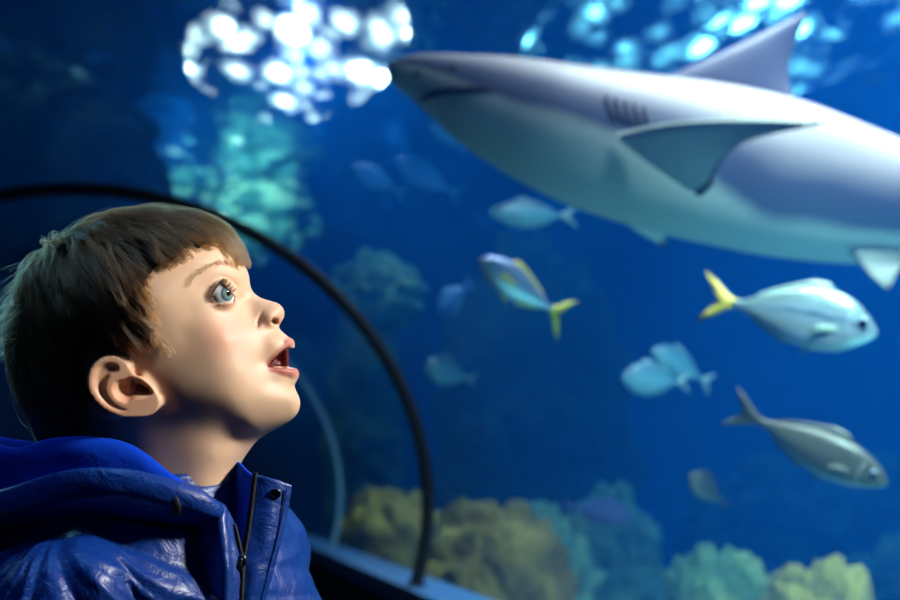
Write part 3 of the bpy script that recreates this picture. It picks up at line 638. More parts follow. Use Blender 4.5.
gx = np.arange(x0, x1, HS); gy = np.arange(y0, y1, HS); gz = np.arange(-zz, zz + HS, HS)
GX, GY = np.meshgrid(gx, gy, indexing='ij'); pts = np.stack([GX.ravel(), GY.ravel()], 1); Wv = np.zeros(len(pts))
for a in range(0, len(pts), 20000):
    b = pts[a:a + 20000]; Wv[a:a + 20000] = tk((((b[:, None] - cp[None]) / sc_) ** 2).sum(-1)) @ wt + af[0] + (b / sc_) @ af[1:]
WF = Wv.reshape(GX.shape)
out = poly_d(GX, GY, spline(SIL, 300, True)); WF = np.where(out > 3, np.minimum(WF, -out * 20), WF)
gWx, gWy = np.gradient(WF, HS); G2 = (gWx ** 2 + gWy ** 2).astype(np.float32)
X = gx[:, None, None].astype(np.float32); Yy = gy[None, :, None].astype(np.float32); Z = gz[None, None, :].astype(np.float32)
f = (Z * Z - WF[:, :, None].astype(np.float32)) / (2 * np.sqrt(Z * Z + G2[:, :, None] / 4 + 4.0))
f_scalp = f.copy()
AZ = np.abs(Z)
# --- eyes: lids wrapped round a ball, opened along an almond
EC = q(218.5, 295.5, -35.0); ER = 15.2
pg = R(24); ef = np.array([math.cos(pg), -math.sin(pg), -.10]); ef /= np.linalg.norm(ef)    # socket axis (x right, y down, z: - is lateral on the near side)
es = np.array([0, 0, -1.0]); es -= (es @ ef) * ef; es /= np.linalg.norm(es); eu = np.cross(es, ef); 
if eu[1] > 0: eu = -eu
def eyebox():
    a = slice(int((EC[0] - 30 - x0) / HS), int((EC[0] + 32 - x0) / HS)); b = slice(int((EC[1] - 30 - y0) / HS), int((EC[1] + 30 - y0) / HS)); return a, b
ea, eb = eyebox()
xe, ye, ze = X[ea], Yy[:, eb], -AZ
dx, dy, dz = xe - EC[0], ye - EC[1], ze - EC[2]; rr = np.sqrt(dx * dx + dy * dy + dz * dz) + 1e-6
cf = dx * ef[0] + dy * ef[1] + dz * ef[2]; cs = dx * es[0] + dy * es[1] + dz * es[2]; cu = dx * eu[0] + dy * eu[1] + dz * eu[2]
fe = f[ea, eb]
fe = sun(fe, rr - (ER + 2.2), 4.0)
LID = np.array([q(px_, py_, -49)[:2] for px_, py_ in spline([(210, 302.8), (213, 295), (217, 288.5), (221.5, 284.2), (226, 288), (230.5, 294), (236.5, 300), (231, 301.6), (224, 302.6), (216, 303.6)], 60, True)])
ld = poly_d(GX[ea, eb], GY[ea, eb], LID)[:, :, None].astype(np.float32)
fe = smax(fe, -np.maximum(np.maximum(ld, rr - ER - 9), 26 - AZ), 1.0)
fe = np.maximum(fe, -(rr - ER - .3))
LC = np.array([q(px_, py_, -49)[:2] for px_, py_ in spline([(206, 297), (210, 287.5), (215, 280.5), (221, 276.8), (228, 280.5), (235, 288)], 40)])
cd_ = np.sqrt(((GX[ea, eb][..., None] - LC[:, 0]) ** 2 + (GY[ea, eb][..., None] - LC[:, 1]) ** 2).min(-1))[:, :, None].astype(np.float32)
fe = fe + .9 * np.exp(-(cd_ / 1.7) ** 2) * (AZ > 20)
f[ea, eb] = fe
# --- nostrils, wing groove, mouth
def ell(c, r, rotdeg=0):
    a = R(rotdeg); ddx, ddy, ddz = X - c[0], Yy - c[1], AZ - c[2]; u = ddx * math.cos(a) + ddy * math.sin(a); v = -ddx * math.sin(a) + ddy * math.cos(a)
    k = np.sqrt((u / r[0]) ** 2 + (v / r[1]) ** 2 + (ddz / r[2]) ** 2); return (k - 1) * min(r)
f = sun(f, ell((269.5, 318.5, 12.5), (6.2, 7.5, 5.5), 20), 3.5)               # wings of the nose
f = smax(f, -ell((276.3, 321.6, 10.5), (4.6, 3.3, 7.5), 62), 1.3)         # nostrils
f = smax(f, -ell((262.5, 318.5, 19.5), (1.6, 9.0, 3.5), 14), 2.5)              # groove behind the wing
up_lip = seg_d(X, Yy, AZ, [(290, 342.5, 0), (287.5, 344, 8), (280, 352, 16), (272.5, 362.5, 21)], [4.4, 4.0, 2.8, 1.4])
dn_lip = seg_d(X, Yy, AZ, [(293.5, 373.5, 0), (291, 373, 8), (283, 370, 16), (274, 366.5, 21)], [5.0, 5.0, 3.6, 1.6])
f = sun(sun(f, up_lip, 2.2), dn_lip, 2.2)
gap = poly_d(GX, GY, [(271, 365.4), (277, 358.0), (284, 350.2), (289, 347.3), (300, 349), (304, 367), (296, 368.4), (288, 368), (280, 367.2)])[:, :, None].astype(np.float32)
f = smax(f, -np.maximum(gap, np.maximum(AZ - 27, 262 - X)), .9)
tongue = ell((262, 366, 0), (23, 9, 15), -6); palate = np.maximum(np.abs(X - 262) - 8, np.maximum(np.abs(Yy - 360) - 14, AZ - 19))
f = np.minimum(f, np.minimum(tongue, palate)); f = np.minimum(f, np.maximum(gap - .5, np.maximum(AZ - 7, X - 288.3)))
# --- ears
EO = [(137, 372), (130, 361), (121, 355.5), (111, 354.5), (99, 358.5), (91, 367), (87, 380), (88.5, 391), (97, 403), (109, 412), (124, 417.5), (139, 418), (154, 415.5), (163, 407.5), (164, 399), (159.5, 390), (153, 382), (145, 375)]
def eo(P, dz=0):
    out_ = []
    for x, y in P: n = 62 + (162 - x) * .36 + dz; t_ = q(x, y, -n); out_.append((t_[0], t_[1], n))
    return out_
EOs = np.array(eo(spline(EO, 60, True)))
a_ = slice(int((60 - x0) / HS), int((225 - x0) / HS)); b_ = slice(int((320 - y0) / HS), int((440 - y0) / HS))
xe, ye, ze = X[a_], Yy[:, b_], AZ
pd = poly_d(GX[a_, b_], GY[a_, b_], EOs[:, :2]); pc = poly_d(GX[a_, b_], GY[a_, b_], np.array(eo(spline([(127, 378), (134, 376), (148, 382), (156, 391), (150, 396), (138, 398), (129, 402), (119, 398), (114.5, 389), (118, 381)], 40, True)))[:, :2])
pf = poly_d(GX[a_, b_], GY[a_, b_], np.array(eo(spline([(98, 366), (110, 361.5), (120, 364), (121, 371), (112, 377), (108, 389), (113, 399), (122, 406), (131, 409), (122, 411), (108, 405), (97, 393), (93.5, 380)], 40, True)))[:, :2])
nn = 62 + (205 - GX[a_, b_]) * .335 - 10 * np.clip(-pc / 6, 0, 1) ** .8 * (GX[a_, b_] > 0) - 4.0 * np.clip(-pf / 4.5, 0, 1)
slab_ = np.maximum(pd[:, :, None] + 1.5, np.abs(ze - nn[:, :, None].astype(np.float32)) - 2.6).astype(np.float32)
ce = lambda P, r: seg_d(xe, ye, ze, eo(spline(P, len(P) * 3), 2.0), np.interp(np.linspace(0, 1, len(P) * 3), np.linspace(0, 1, len(r)), r))
hel = ce([(130, 388), (131.5, 376), (128, 364), (120, 358.5), (111, 358), (101, 362), (94.5, 369.5), (91, 380), (92.5, 390), (100, 400.5), (111, 409), (124, 413.5), (138, 414)], [2.0, 3.2, 3.8, 3.9, 3.8, 3.6, 3.4, 3.3, 3.2, 3.0])
ant = ce([(122, 375), (115, 382), (112.5, 390), (116.5, 398), (124, 403.5), (132, 404), (138, 399.5), (145, 396.5)], [2.4, 3.0, 3.4, 3.4, 3.2, 3.2, 3.2, 2.4])
trg = ce([(144, 377.5), (150, 384), (155, 390)], [3.6, 4.2, 3.6]); lob = ce([(150, 404), (157, 401), (146, 410), (136, 410)], [6.0, 6.0, 5.4, 4])
base_ = seg_d(xe, ye, ze, [(140, 380, 52), (128, 398, 56)], [17, 16])
ear = sun(sun(sun(sun(slab_, hel, 1.8), ant, 2.4), trg, 2.6), lob, 3.5)
hole = seg_d(xe, ye, ze, eo([(140, 387), (147, 390)], 0), [4.2, 3.6])
ear = sun(ear, np.maximum(base_, ze - nn[:, :, None].astype(np.float32) + 2.5), 2.5)
f[a_, b_] = smax(sun(f[a_, b_], ear, 4.0), -hole, 1.6)
HV, HF = surface_nets(f, (x0, y0, -zz), HS); HV = relax(HV, HF, 3, .5)
M_skin = mat('skin', rough=.46, spec=.35, Subsurface_Weight=.18, Subsurface_Scale=.006); b = M_skin.node_tree.nodes['Principled BSDF']; b.inputs['Subsurface Radius'].default_value = (1, .35, .2)
ac = nd(M_skin, 'ShaderNodeAttribute', attribute_name='pigment'); lk(M_skin, ac.outputs['Color'], b.inputs['Base Color'])
tc = nd(M_skin, 'ShaderNodeTexCoord'); n2 = nd(M_skin, 'ShaderNodeTexNoise', Scale=900, Detail=2); lk(M_skin, tc.outputs['Object'], n2.inputs['Vector'])
bp = nd(M_skin, 'ShaderNodeBump', Strength=.06, Distance=.001); lk(M_skin, n2.outputs['Fac'], bp.inputs['Height']); lk(M_skin, bp.outputs[0], b.inputs['Normal'])
# lower body, hidden by the clothes: torso, arms with hands, legs - one coarse continuous surface
TF = np.array([math.cos(R(28)), 0, -math.sin(R(28))]); TL = np.array([-math.sin(R(28)), 0, -math.cos(R(28))])    # torso: forward, towards his right (near) side
DN = np.array([0, math.cos(PITCH), -math.sin(PITCH)])
def tb(fw, rt, dn, o=(160, 520, 0)): return np.array(o, float) + fw * TF + rt * TL + dn * DN
FLOOR_DN = float((W3(np.array([160.0, 520, 0]))[2]) / PXM)
hB = 7.0
bx = np.arange(-330, 520, hB, dtype=np.float32); by = np.arange(470, 1960, hB, dtype=np.float32); bz = np.arange(-520, 300, hB, dtype=np.float32)
BX, BY, BZ = bx[:, None, None], by[None, :, None], bz[None, None, :]
fb = seg_d(BX, BY, BZ, [tb(-5, 0, -10), tb(0, 0, 60), tb(5, 0, 200), tb(0, 0, 330), tb(0, 0, 430)], [50, 70, 92, 88, 92])
HANDS = {}
for s in (1, -1):
    fb = sun(fb, seg_d(BX, BY, BZ, [tb(-5, 40 * s, 40), tb(-8, 118 * s, 60), tb(-20, 150 * s, 290), tb(40, 150 * s, 500)], [45, 44, 34, 26]), 16)
    fb = sun(fb, seg_d(BX, BY, BZ, [tb(0, 48 * s, 430), tb(10, 56 * s, 800), tb(-8, 60 * s, FLOOR_DN - 60), tb(-8, 60 * s, FLOOR_DN - 30)], [74, 52, 36, 34]), 20)
    fb = sun(fb, seg_d(BX, BY, BZ, [tb(-20, 60 * s, FLOOR_DN - 26), tb(90, 66 * s, FLOOR_DN - 22)], [30, 22]), 14)
    pal = seg_d(BX, BY, BZ, [tb(42, 150 * s, 505), tb(58, 150 * s, 580)], [24, 30])
    for k, (o, ln) in enumerate(((-21, 62), (-7, 74), (8, 70), (21, 54))):
        pal = np.minimum(pal, seg_d(BX, BY, BZ, [tb(58 + o, 150 * s, 590), tb(64 + o, 146 * s, 590 + ln * .6), tb(60 + o, 138 * s, 590 + ln)], [10.5, 9.5, 8.5]))
    pal = sun(pal, seg_d(BX, BY, BZ, [tb(60, 146 * s, 540), tb(88, 138 * s, 575), tb(92, 132 * s, 605)], [12, 11, 9.5]), 5)
    fb = sun(fb, pal, 6)
BV, BF = surface_nets(fb, (bx[0], by[0], bz[0]), hB); BV = relax(BV, BF, 2)
AV = np.concatenate([HV, BV]); AF = np.concatenate([HF, BF + len(HV)])
body = mesh('body', bl(AV), AF, M_skin, boy)
# pigment: lips, cheeks, ear rims, mouth inside
x, y, z = AV[:, 0], AV[:, 1], np.abs(AV[:, 2])
skin = np.array(rgb('#ddb595'))[:3]; pig = np.tile(skin, (len(AV), 1))
def blend(wt_, col): 
    global pig
    pig = pig * (1 - wt_[:, None]) + np.array(rgb(col))[:3] * wt_[:, None]
g2 = lambda c, r: np.exp(-(((x - c[0]) / r[0]) ** 2 + ((y - c[1]) / r[1]) ** 2) ** 1)
blend(.45 * g2((236, 335), (24, 20)), '#d9826a'); blend(.35 * g2((279, 315), (9, 9)), '#d98a72')
blend(.55 * g2((130, 392), (45, 34)) * (z > 66), '#d9895f')
def chain2(P, r0, r1): 
    d = seg_d(AV[:, 0], AV[:, 1], z, P, [0] * len(P)); return np.clip((r1 - d) / (r1 - r0), 0, 1)
blend(.85 * chain2([(290, 342.5, 0), (287.5, 344, 8), (280, 352, 16), (272.5, 362.5, 21)], 3.6, 6.4), '#a84a44')
blend(.85 * chain2([(294, 373, 0), (291, 372.5, 8), (283, 369.5, 16), (274, 366, 21)], 4.6, 7.2), '#b65a52')
ins_ = (poly_d(x, y, [(268, 365.8), (277, 358.5), (284, 351.5), (290, 350), (291, 366.5), (281, 366.5)]) < 1.0) & (z < 23) & (x < 290.5) & (y < 366.3)
pig[ins_] = np.array(rgb('#5a1512'))[:3]
pv = body.data.attributes.new('pigment', 'FLOAT_COLOR', 'POINT'); pv.data.foreach_set('color', np.c_[pig, np.ones(len(pig))].astype(np.float32).ravel())
# teeth: small upper incisors
M_tooth = mat('tooth_enamel', rgb('#c9bfae'), .25)
tv = []
for k in range(-4, 5):
    tv.append((ICO3[0] * np.array([2.0, 3.2, 2.4]) + np.array([282.6 - abs(k) ** 1.6 * .8, 348.8 + abs(k) * .95, k * 4.3]), [tuple(t) for t in ICO3[1]]))
V, F = join(*tv); mesh('teeth', bl(V), F, M_tooth, boy)
# eyeballs
M_eye = mat('eyeball', rough=.08, spec=.6, Coat_Weight=1.0, Coat_Roughness=.03); b = M_eye.node_tree.nodes['Principled BSDF']
ac = nd(M_eye, 'ShaderNodeAttribute', attribute_name='pigment'); lk(M_eye, ac.outputs['Color'], b.inputs['Base Color'])
gz_dir = np.array([.73, -.12, -.67]); gz_dir /= np.linalg.norm(gz_dir)
for s in (1, -1):
    V, F = ICO6; gd = gz_dir * 1.0
    c = V @ gd; bulge = np.where(c > .86, .065 * ((c - .86) / .14), 0); ang_ = np.arccos(np.clip(c, -1, 1))
    col = np.tile(np.array(rgb('#dfe6ea'))[:3], (len(V), 1))
    rn = noise(V * 9)[:, None]; iris = np.array(rgb('#6f97a8'))[:3] * (1 + .5 * rn) ; inner_ = np.array(rgb('#8f9c78'))[:3]
    IA = R(27.5); PA = R(10)
    t1 = np.clip((IA - ang_) / .05, 0, 1)[:, None]; col = col * (1 - t1) + iris * t1
    t1 = np.clip((R(16) - ang_) / .08, 0, 1)[:, None]; col = col * (1 - t1) + inner_ * t1
    ring_ = np.exp(-((ang_ - IA + .03) / .05) ** 2)[:, None] * .75; col = col * (1 - ring_) + np.array(rgb('#22323c'))[:3] * ring_
    t1 = np.clip((PA - ang_) / .03, 0, 1)[:, None]; col = col * (1 - t1) + .004 * t1
    P = V * (1 + bulge[:, None]) * (ER - .1) + np.array([EC[0], EC[1], s * EC[2]])
    o = mesh('eye', bl(P), F, M_eye, boy); o.data.attributes.new('pigment', 'FLOAT_COLOR', 'POINT').data.foreach_set('color', np.c_[col, np.ones(len(col))].astype(np.float32).ravel())
# ------------------------------------------------------------------ hair: a close cap under thousands of combed strands
gfx, gfy, gfz = None, None, None
def samp(G, P):                          # trilinear lookup in the head grid
    t = (P - np.array([x0, y0, -zz])) / HS; t = np.clip(t, 0, np.array(G.shape) - 1.001); i = t.astype(int); fr_ = t - i; r = 0
    for a in (0, 1):
        for b in (0, 1):
            for c in (0, 1):
                w_ = (fr_[:, 0] if a else 1 - fr_[:, 0]) * (fr_[:, 1] if b else 1 - fr_[:, 1]) * (fr_[:, 2] if c else 1 - fr_[:, 2])
                r = r + w_ * G[i[:, 0] + a, i[:, 1] + b, i[:, 2] + c]
    return r
def grad(P, e=2.0):
    g_ = np.stack([samp(f_scalp, P + np.eye(3)[k] * e) - samp(f_scalp, P - np.eye(3)[k] * e) for k in range(3)], 1); return g_ / (np.linalg.norm(g_, axis=1)[:, None] + 1e-6)
def qp(L, z=-62): return np.array([q(a, b, z)[:2] for a, b in L])
# where hair may lie, seen from the side (fringe edge, temple, sideburn, round the ear, nape)
HAIR = [(228, 205), (237, 222), (243.5, 240), (247, 256), (244, 264), (239, 261), (231, 253), (222, 247), (213, 244), (207, 251), (199, 258), (191, 254), (183, 262), (174, 269), (163, 273), (158, 283), (156, 300), (160, 318), (166, 336), (170.5, 350), (160, 346), (150, 352), (138, 347), (128, 353), (112, 353), (97, 357), (88, 368), (86, 385), (92, 402), (92, 420), (80, 440), (64, 452), (40, 462), (-30, 462), (-40, 180), (215, 180)]
HP = []
for (a, b) in HAIR:
    zf = -62 if a < 175 else np.interp(a, [175, 200, 225, 243, 262], [-60, -50, -34, -8, 0]); t_ = q(a, b, zf); HP.append((t_[0], t_[1]))
HP = np.array(HP)
rs = np.random.RandomState(11)
# candidate roots on the scalp
tri = HV[HF[:, 0]]; sc_ok = (poly_d(tri[:, 0], tri[:, 1], HP) < -2) & (np.abs(samp(f_scalp, tri)) < 2.0) & (tri[:, 1] < 455)
RT = tri[sc_ok]
CROWN = np.array([66, 246, 6.0])
def flow(P):                             # comb direction, tangent to the scalp
    r = P - CROWN; d = np.linalg.norm(r, axis=1)[:, None]; rad_ = r / (d + 1e-6)
    swirl = np.cross(np.tile([-.55, -.83, 0], (len(P), 1)), rad_) * np.exp(-(d / 38) ** 2) * 1.5
    side = np.clip(np.abs(P[:, 2:3]) / 60, 0, 1); front = np.clip((P[:, 0:1] - 95) / 90, 0, 1)
    v = rad_ + swirl + side * (.9 - .2 * front) * np.array([.18, 1, 0]) + front * np.array([.55, .5, 0]) + (1 - side) * front * np.array([.5, .1, 0])
    back = np.clip((70 - P[:, 0:1]) / 50, 0, 1) * np.clip((P[:, 1:2] - 280) / 60, 0, 1); v = v + back * np.array([.25, .9, 0])
    return v
NC, PER, NS = 1300, 22, 12
ci = rs.randint(0, len(RT), NC); croot = RT[ci]
def grow(root, length, lift, wob, seed, polyclip=True, stepn=NS):
    n = len(root); P = root.copy(); out_ = [P.copy()]; alive = np.ones(n, bool); ph = rs.rand(n, 3) * 50; edge = rs.normal(size=n) * 4.5 - 2.5
    for k in range(1, stepn):
        t = k / (stepn - 1); g_ = grad(P); v = flow(P); v += wob[:, None] * np.stack([noise(np.c_[P[:, :2] * .03, ph[:, 0] + t * 1.5]), noise(np.c_[P[:, :2] * .03 + 40, ph[:, 1] + t * 1.5]), noise(np.c_[P[:, :2] * .03 + 80, ph[:, 2] + t * 1.5])], 1)
        v -= (v * g_).sum(1)[:, None] * g_ ; v /= np.linalg.norm(v, axis=1)[:, None] + 1e-6
        Pn = P + v * (length / (stepn - 1))[:, None]
        fv = samp(f_scalp, Pn); want = lift * (np.sin(min(1, t * 1.25) * np.pi / 2) * .9 + .1) * (1 - .55 * t * t); Pn = Pn + grad(Pn) * (want - fv)[:, None]
        if polyclip:
            o_ = poly_d(Pn[:, 0], Pn[:, 1], HP + 0); alive &= o_ < edge
        P = np.where(alive[:, None], Pn, P + (Pn - P) * .02); out_.append(P.copy())
    return np.stack(out_, 1)
xr = croot[:, 0]
clen = np.interp(xr, [20, 80, 140, 200], [46, 60, 70, 74]) * (.75 + .5 * rs.rand(NC)); clift = np.interp(croot[:, 1], [215, 260, 330, 420], [11, 10, 8, 4]) * (.55 + .7 * rs.rand(NC))
clift = clift * np.interp(xr, [185, 225], [1, .55]) * (1 + 1.1 * np.exp(-(np.linalg.norm(croot - np.array([72, 236, 0]), axis=1) / 42) ** 2) * rs.rand(NC)); guide = grow(croot, clen, clift, .9 + 1.4 * rs.rand(NC), 1)
gl_ = np.linalg.norm(np.diff(guide, axis=1), axis=2).sum(1); guide = guide[gl_ > 16]; NC = len(guide)
jit = rs.normal(size=(NC, PER, 1, 3)) * 3.0; tt_ = np.linspace(0, 1, NS)[None, None, :, None]
fray = rs.normal(size=(NC, PER, 1, 3)) * 2.2
strands = guide[:, None] + jit * (1 - .85 * tt_) + fray * tt_ ** 2.2 * .7
ln_ = 1 - .22 * rs.rand(NC, PER, 1, 1)
idx_ = tt_ * ln_ * (NS - 1); i0 = np.clip(np.floor(idx_).astype(int), 0, NS - 2); fr_ = idx_ - i0
S0 = np.take_along_axis(strands, np.broadcast_to(i0, strands.shape[:3] + (1,)), 2); S1 = np.take_along_axis(strands, np.broadcast_to(i0 + 1, strands.shape[:3] + (1,)), 2)
strands = (S0 * (1 - fr_) + S1 * fr_).reshape(-1, NS, 3)
# keep strands outside the skin
flat = strands.reshape(-1, 3); fv = samp(f_scalp, flat); flat = flat + grad(flat) * np.maximum(0, .8 - fv)[:, None]; strands = flat.reshape(-1, NS, 3)
# loose single hairs round the outline
nl = 700; lr = RT[rs.randint(0, len(RT), nl)]; loose = grow(lr, 40 + 45 * rs.rand(nl), 8 + 10 * rs.rand(nl) ** 2, 2.5 * np.ones(nl), 2, False)
keep = poly_d(loose[:, -1, 0], loose[:, -1, 1], HP) < -2; loose = loose[keep]
# pale wisps standing off the back of the head
wl = RT[(RT[:, 0] < 52) & (RT[:, 1] > 245) & (RT[:, 1] < 345)]; wl = wl[rs.randint(0, len(wl), 500)]
wis = [wl]; P = wl.copy(); dv_ = np.array([-.75, -.05, 0]) + rs.normal(size=(500, 3)) * .25
for k in range(1, NS): dv_ = dv_ + np.array([0, .11, 0]); P = P + dv_ * 3.2 * (.6 + .6 * rs.rand(500, 1)); wis.append(P.copy())
wis = np.stack(wis, 1)
def hairs(name, ST, mt, r0, parent):
    ST = np.asarray(ST); n, k, _ = ST.shape; hc = bpy.data.hair_curves.new(name); hc.add_curves([k] * n)
    hc.attributes['position'].data.foreach_set('vector', bl(ST.reshape(-1, 3)).astype(np.float32).ravel())
    ra = hc.attributes.get('radius') or hc.attributes.new('radius', 'FLOAT', 'POINT')
    ra.data.foreach_set('value', np.tile(r0 * (1 - .75 * np.linspace(0, 1, k) ** 2), n).astype(np.float32))
    hc.materials.append(mt); o = bpy.data.objects.new(name, hc); COL.objects.link(o); o.parent = parent; return o
def hair_mat(name, c1, c2, rough=.32):
    m = bpy.data.materials.new(name); m.use_nodes = True; m.node_tree.nodes.clear()
    o = nd(m, 'ShaderNodeOutputMaterial'); h = nd(m, 'ShaderNodeBsdfHairPrincipled'); h.parametrization = 'COLOR'
    hi_ = nd(m, 'ShaderNodeHairInfo'); mxc = nd(m, 'ShaderNodeMix', data_type='RGBA'); mxc.inputs['A'].default_value = c1; mxc.inputs['B'].default_value = c2
    lk(m, hi_.outputs['Random'], mxc.inputs['Factor']); lk(m, mxc.outputs['Result'], h.inputs['Color'])
    h.inputs['Roughness'].default_value = rough; h.inputs['Radial Roughness'].default_value = .4; lk(m, h.outputs[0], o.inputs['Surface']); return m
M_hair = hair_mat('brown_hair', rgb('#24160c'), rgb('#80592f'), .26)
M_cap = mat('hair_underlayer', rgb('#1d140d'), .8, spec=.1)
# cap
cx = f_scalp - 3.0
inside = (poly_d(GX, GY, HP)[:, :, None] + 7).astype(np.float32)
fcap = np.maximum(np.maximum(cx, -(f_scalp + 4)), inside + 0 * Z); fcap = np.maximum(fcap, Yy - 452 + 0 * X + 0 * Z)
CV, CF = surface_nets(fcap, (x0, y0, -zz), HS); CV = relax(CV, CF, 2)
hair = mesh('hair', bl(CV), CF, M_cap, boy)
hairs('hair_strands', np.concatenate([strands, loose, wis]), M_hair, .00016, hair)
# brows and lashes
def brow(sd):
    L = []
    for k in range(420):
        t = rs.rand(); bx_, by_ = spline([(239, 268), (230, 263.5), (220, 263), (208, 267), (197, 274), (190, 281)], 50)[int(t * 49)]
        by_ += rs.normal() * 2.4 * (1 - .5 * t); z_ = -np.interp(bx_, [190, 200, 214, 230, 240], [63, 58, 46, 30, 19]); p = q(bx_, by_, z_); P = [p]
        d_ = np.array([-.75, -.35 + .9 * t, -.3]) + rs.normal(size=3) * .18
        for j in range(1, 5): P.append(p + d_ * j * 1.7 * (.6 + .6 * t))
        P = np.array(P); P[:, 2] = np.minimum(P[:, 2], 0); fv_ = samp(f_scalp, P); P = P + grad(P) * (np.linspace(.1, 1.6, 5) - fv_)[:, None]; P[:, 2] *= sd; L.append(P)
    return np.array(L)
M_brow = hair_mat('brow_hair', rgb('#5a3e28'), rgb('#8a6644'))
hairs('eyebrow', brow(1), M_brow, .00009, boy); hairs('eyebrow', brow(-1), M_brow, .00009, boy)
def lashes(sd):
    L = []
    for P3, nn_, ln, upw in (([(210, 302), (213, 294), (218, 285.5), (221.5, 283.6), (226, 287.5), (230.5, 293.5)], 120, 6.0, 1), ([(212, 304.5), (218, 305), (226, 303.5), (232, 302)], 9, 2.2, -1)):
        for p_ in spline(P3, nn_):
            px_, py_ = p_[:2] + rs.normal(size=2) * .3; t_ = q(px_, py_, -49); dz_ = ER ** 2 - (t_[0] - EC[0]) ** 2 - (t_[1] - EC[1]) ** 2
            zl = EC[2] - math.sqrt(max(9, dz_)) - 2.0; b0 = np.array([t_[0], t_[1], zl]); n0 = b0 - EC; n0 /= np.linalg.norm(n0)
            d_ = n0 * .8 + np.array([.55, -.35 * upw, 0]) + rs.normal(size=3) * .12; d_ /= np.linalg.norm(d_); l_ = ln * (.7 + .5 * rs.rand())
            P = np.array([b0 + d_ * l_ * u + np.array([.1, -.9 * upw, 0]) * l_ * .35 * u * u for u in np.linspace(0, 1, 5)]); P[:, 2] *= sd; L.append(P)
    return np.array(L)
M_lash = hair_mat('lash_hair', rgb('#070404'), rgb('#120a06'))
hairs('eyelashes', lashes(1), M_lash, .00017, boy); hairs('eyelashes', lashes(-1), M_lash, .00017, boy)
# ------------------------------------------------------------------ jacket
def cloth(name, col, rough, crinkle=.35, scale=70, coat=.0, spec=.5, sheen=0):
    m = mat(name, col, rough, spec=spec, Coat_Weight=coat, Coat_Roughness=.25, Sheen_Weight=sheen); b = m.node_tree.nodes['Principled BSDF']
    tc = nd(m, 'ShaderNodeTexCoord'); n = nd(m, 'ShaderNodeTexNoise', Scale=scale, Detail=5, Roughness=.6, Distortion=1.2); lk(m, tc.outputs['Object'], n.inputs['Vector'])
    bp = nd(m, 'ShaderNodeBump', Strength=crinkle, Distance=.006); lk(m, n.outputs['Fac'], bp.inputs['Height']); lk(m, bp.outputs[0], b.inputs['Normal'])
    return m
M_coat = cloth('coated_navy_fabric', rgb('#053688'), .40, .40, 48, .12)
M_lin = cloth('royal_blue_lining', rgb('#0440c8'), .9, .15, 90, spec=.1)
M_zip = mat('zip_tape', rgb('#0a0e18'), .6); M_metal = mat('dark_metal', rgb('#5a5f68'), .3, 1.0)
# main shell: torso and sleeves
h = 3.4
jx = np.arange(-190, 360, h, dtype=np.float32); jy = np.arange(470, 1060, h, dtype=np.float32); jz = np.arange(-330, 250, h, dtype=np.float32)
JX, JY, JZ = jx[:, None, None], jy[None, :, None], jz[None, None, :]
def tore(fw, rt, dn): return tb(fw, rt, dn, (172, 520, 0))
fj = seg_d(JX, JY, JZ, [tore(0, 0, 6), tore(0, 0, 60)], [66, 92])
fj = sun(fj, seg_d(JX, JY, JZ, [tore(2, 58, 62), tore(6, 40, 170), tore(4, 35, 300), tore(0, 40, 470)], [70, 100, 98, 104]), 26)
fj = sun(fj, seg_d(JX, JY, JZ, [tore(8, -62, 66), tore(20, -52, 170), tore(14, -40, 300), tore(0, -40, 470)], [84, 122, 104, 104]), 26)
fj = sun(fj, seg_d(JX, JY, JZ, [tore(-50, 75, 28), tore(-95, 70, 90), tore(-70, 30, 260)], [60, 78, 74]), 30)
fj = sun(fj, seg_d(JX, JY, JZ, [tore(-60, -60, 30), tore(-80, -60, 90), tore(-70, -30, 260)], [44, 60, 70]), 30)
for s in (1, -1):
    arm = seg_d(JX, JY, JZ, [tore(-8, 70 * s, 34), tore(-10, 132 * s, 58), tore(-20, 170 * s, 170), tore(-22, 178 * s, 290), tore(38, 164 * s, 500)], [40, 58, 58, 52, 40])
    fj = sun(fj, arm, 14)
fj = np.maximum(fj, JY - 1010 + 0 * JX + 0 * JZ)
# folds radiating from the shoulder, plus drape noise
def folds(P):
    S_ = np.array([88, 500, -120.]); dx_, dy_ = P[..., 0] - S_[0], P[..., 1] - S_[1]; r = np.hypot(dx_, dy_) + 20; th_ = np.arctan2(dx_, dy_)
    a = noise(np.stack([th_ * 3.6 + 5, r * .006, P[..., 2] * .004], -1)); b_ = noise(np.stack([th_ * 8.0 + 11, r * .010, P[..., 2] * .006 + 3], -1))
    c = fbm(P * .018 + 7, 3); amp = np.clip((r - 30) / 60, 0, 1)
    ridge = (1 - np.abs(a) * 2.4); return amp * (10 * ridge + 5 * (1 - np.abs(b_) * 2.2)) + 3.2 * c
JV, JF = surface_nets(fj, (jx[0], jy[0], jz[0]), h); JV = relax(JV, JF, 3)
def vnorm(V, F):
    n = np.cross(V[F[:, 2]] - V[F[:, 0]], V[F[:, 3]] - V[F[:, 1]]); out_ = np.zeros_like(V)
    for k in range(4): np.add.at(out_, F[:, k], n)
    return out_ / (np.linalg.norm(out_, axis=1)[:, None] + 1e-9)
JN = vnorm(JV, JF)
if (JN * (JV - np.array([172, 650, 0]))).sum() < 0: JN = -JN
JV = JV + JN * folds(JV)[:, None]
jacket = mesh('jacket', bl(JV), JF, M_coat, boy); jacket['label'] = 'shiny blue coated jacket shell'
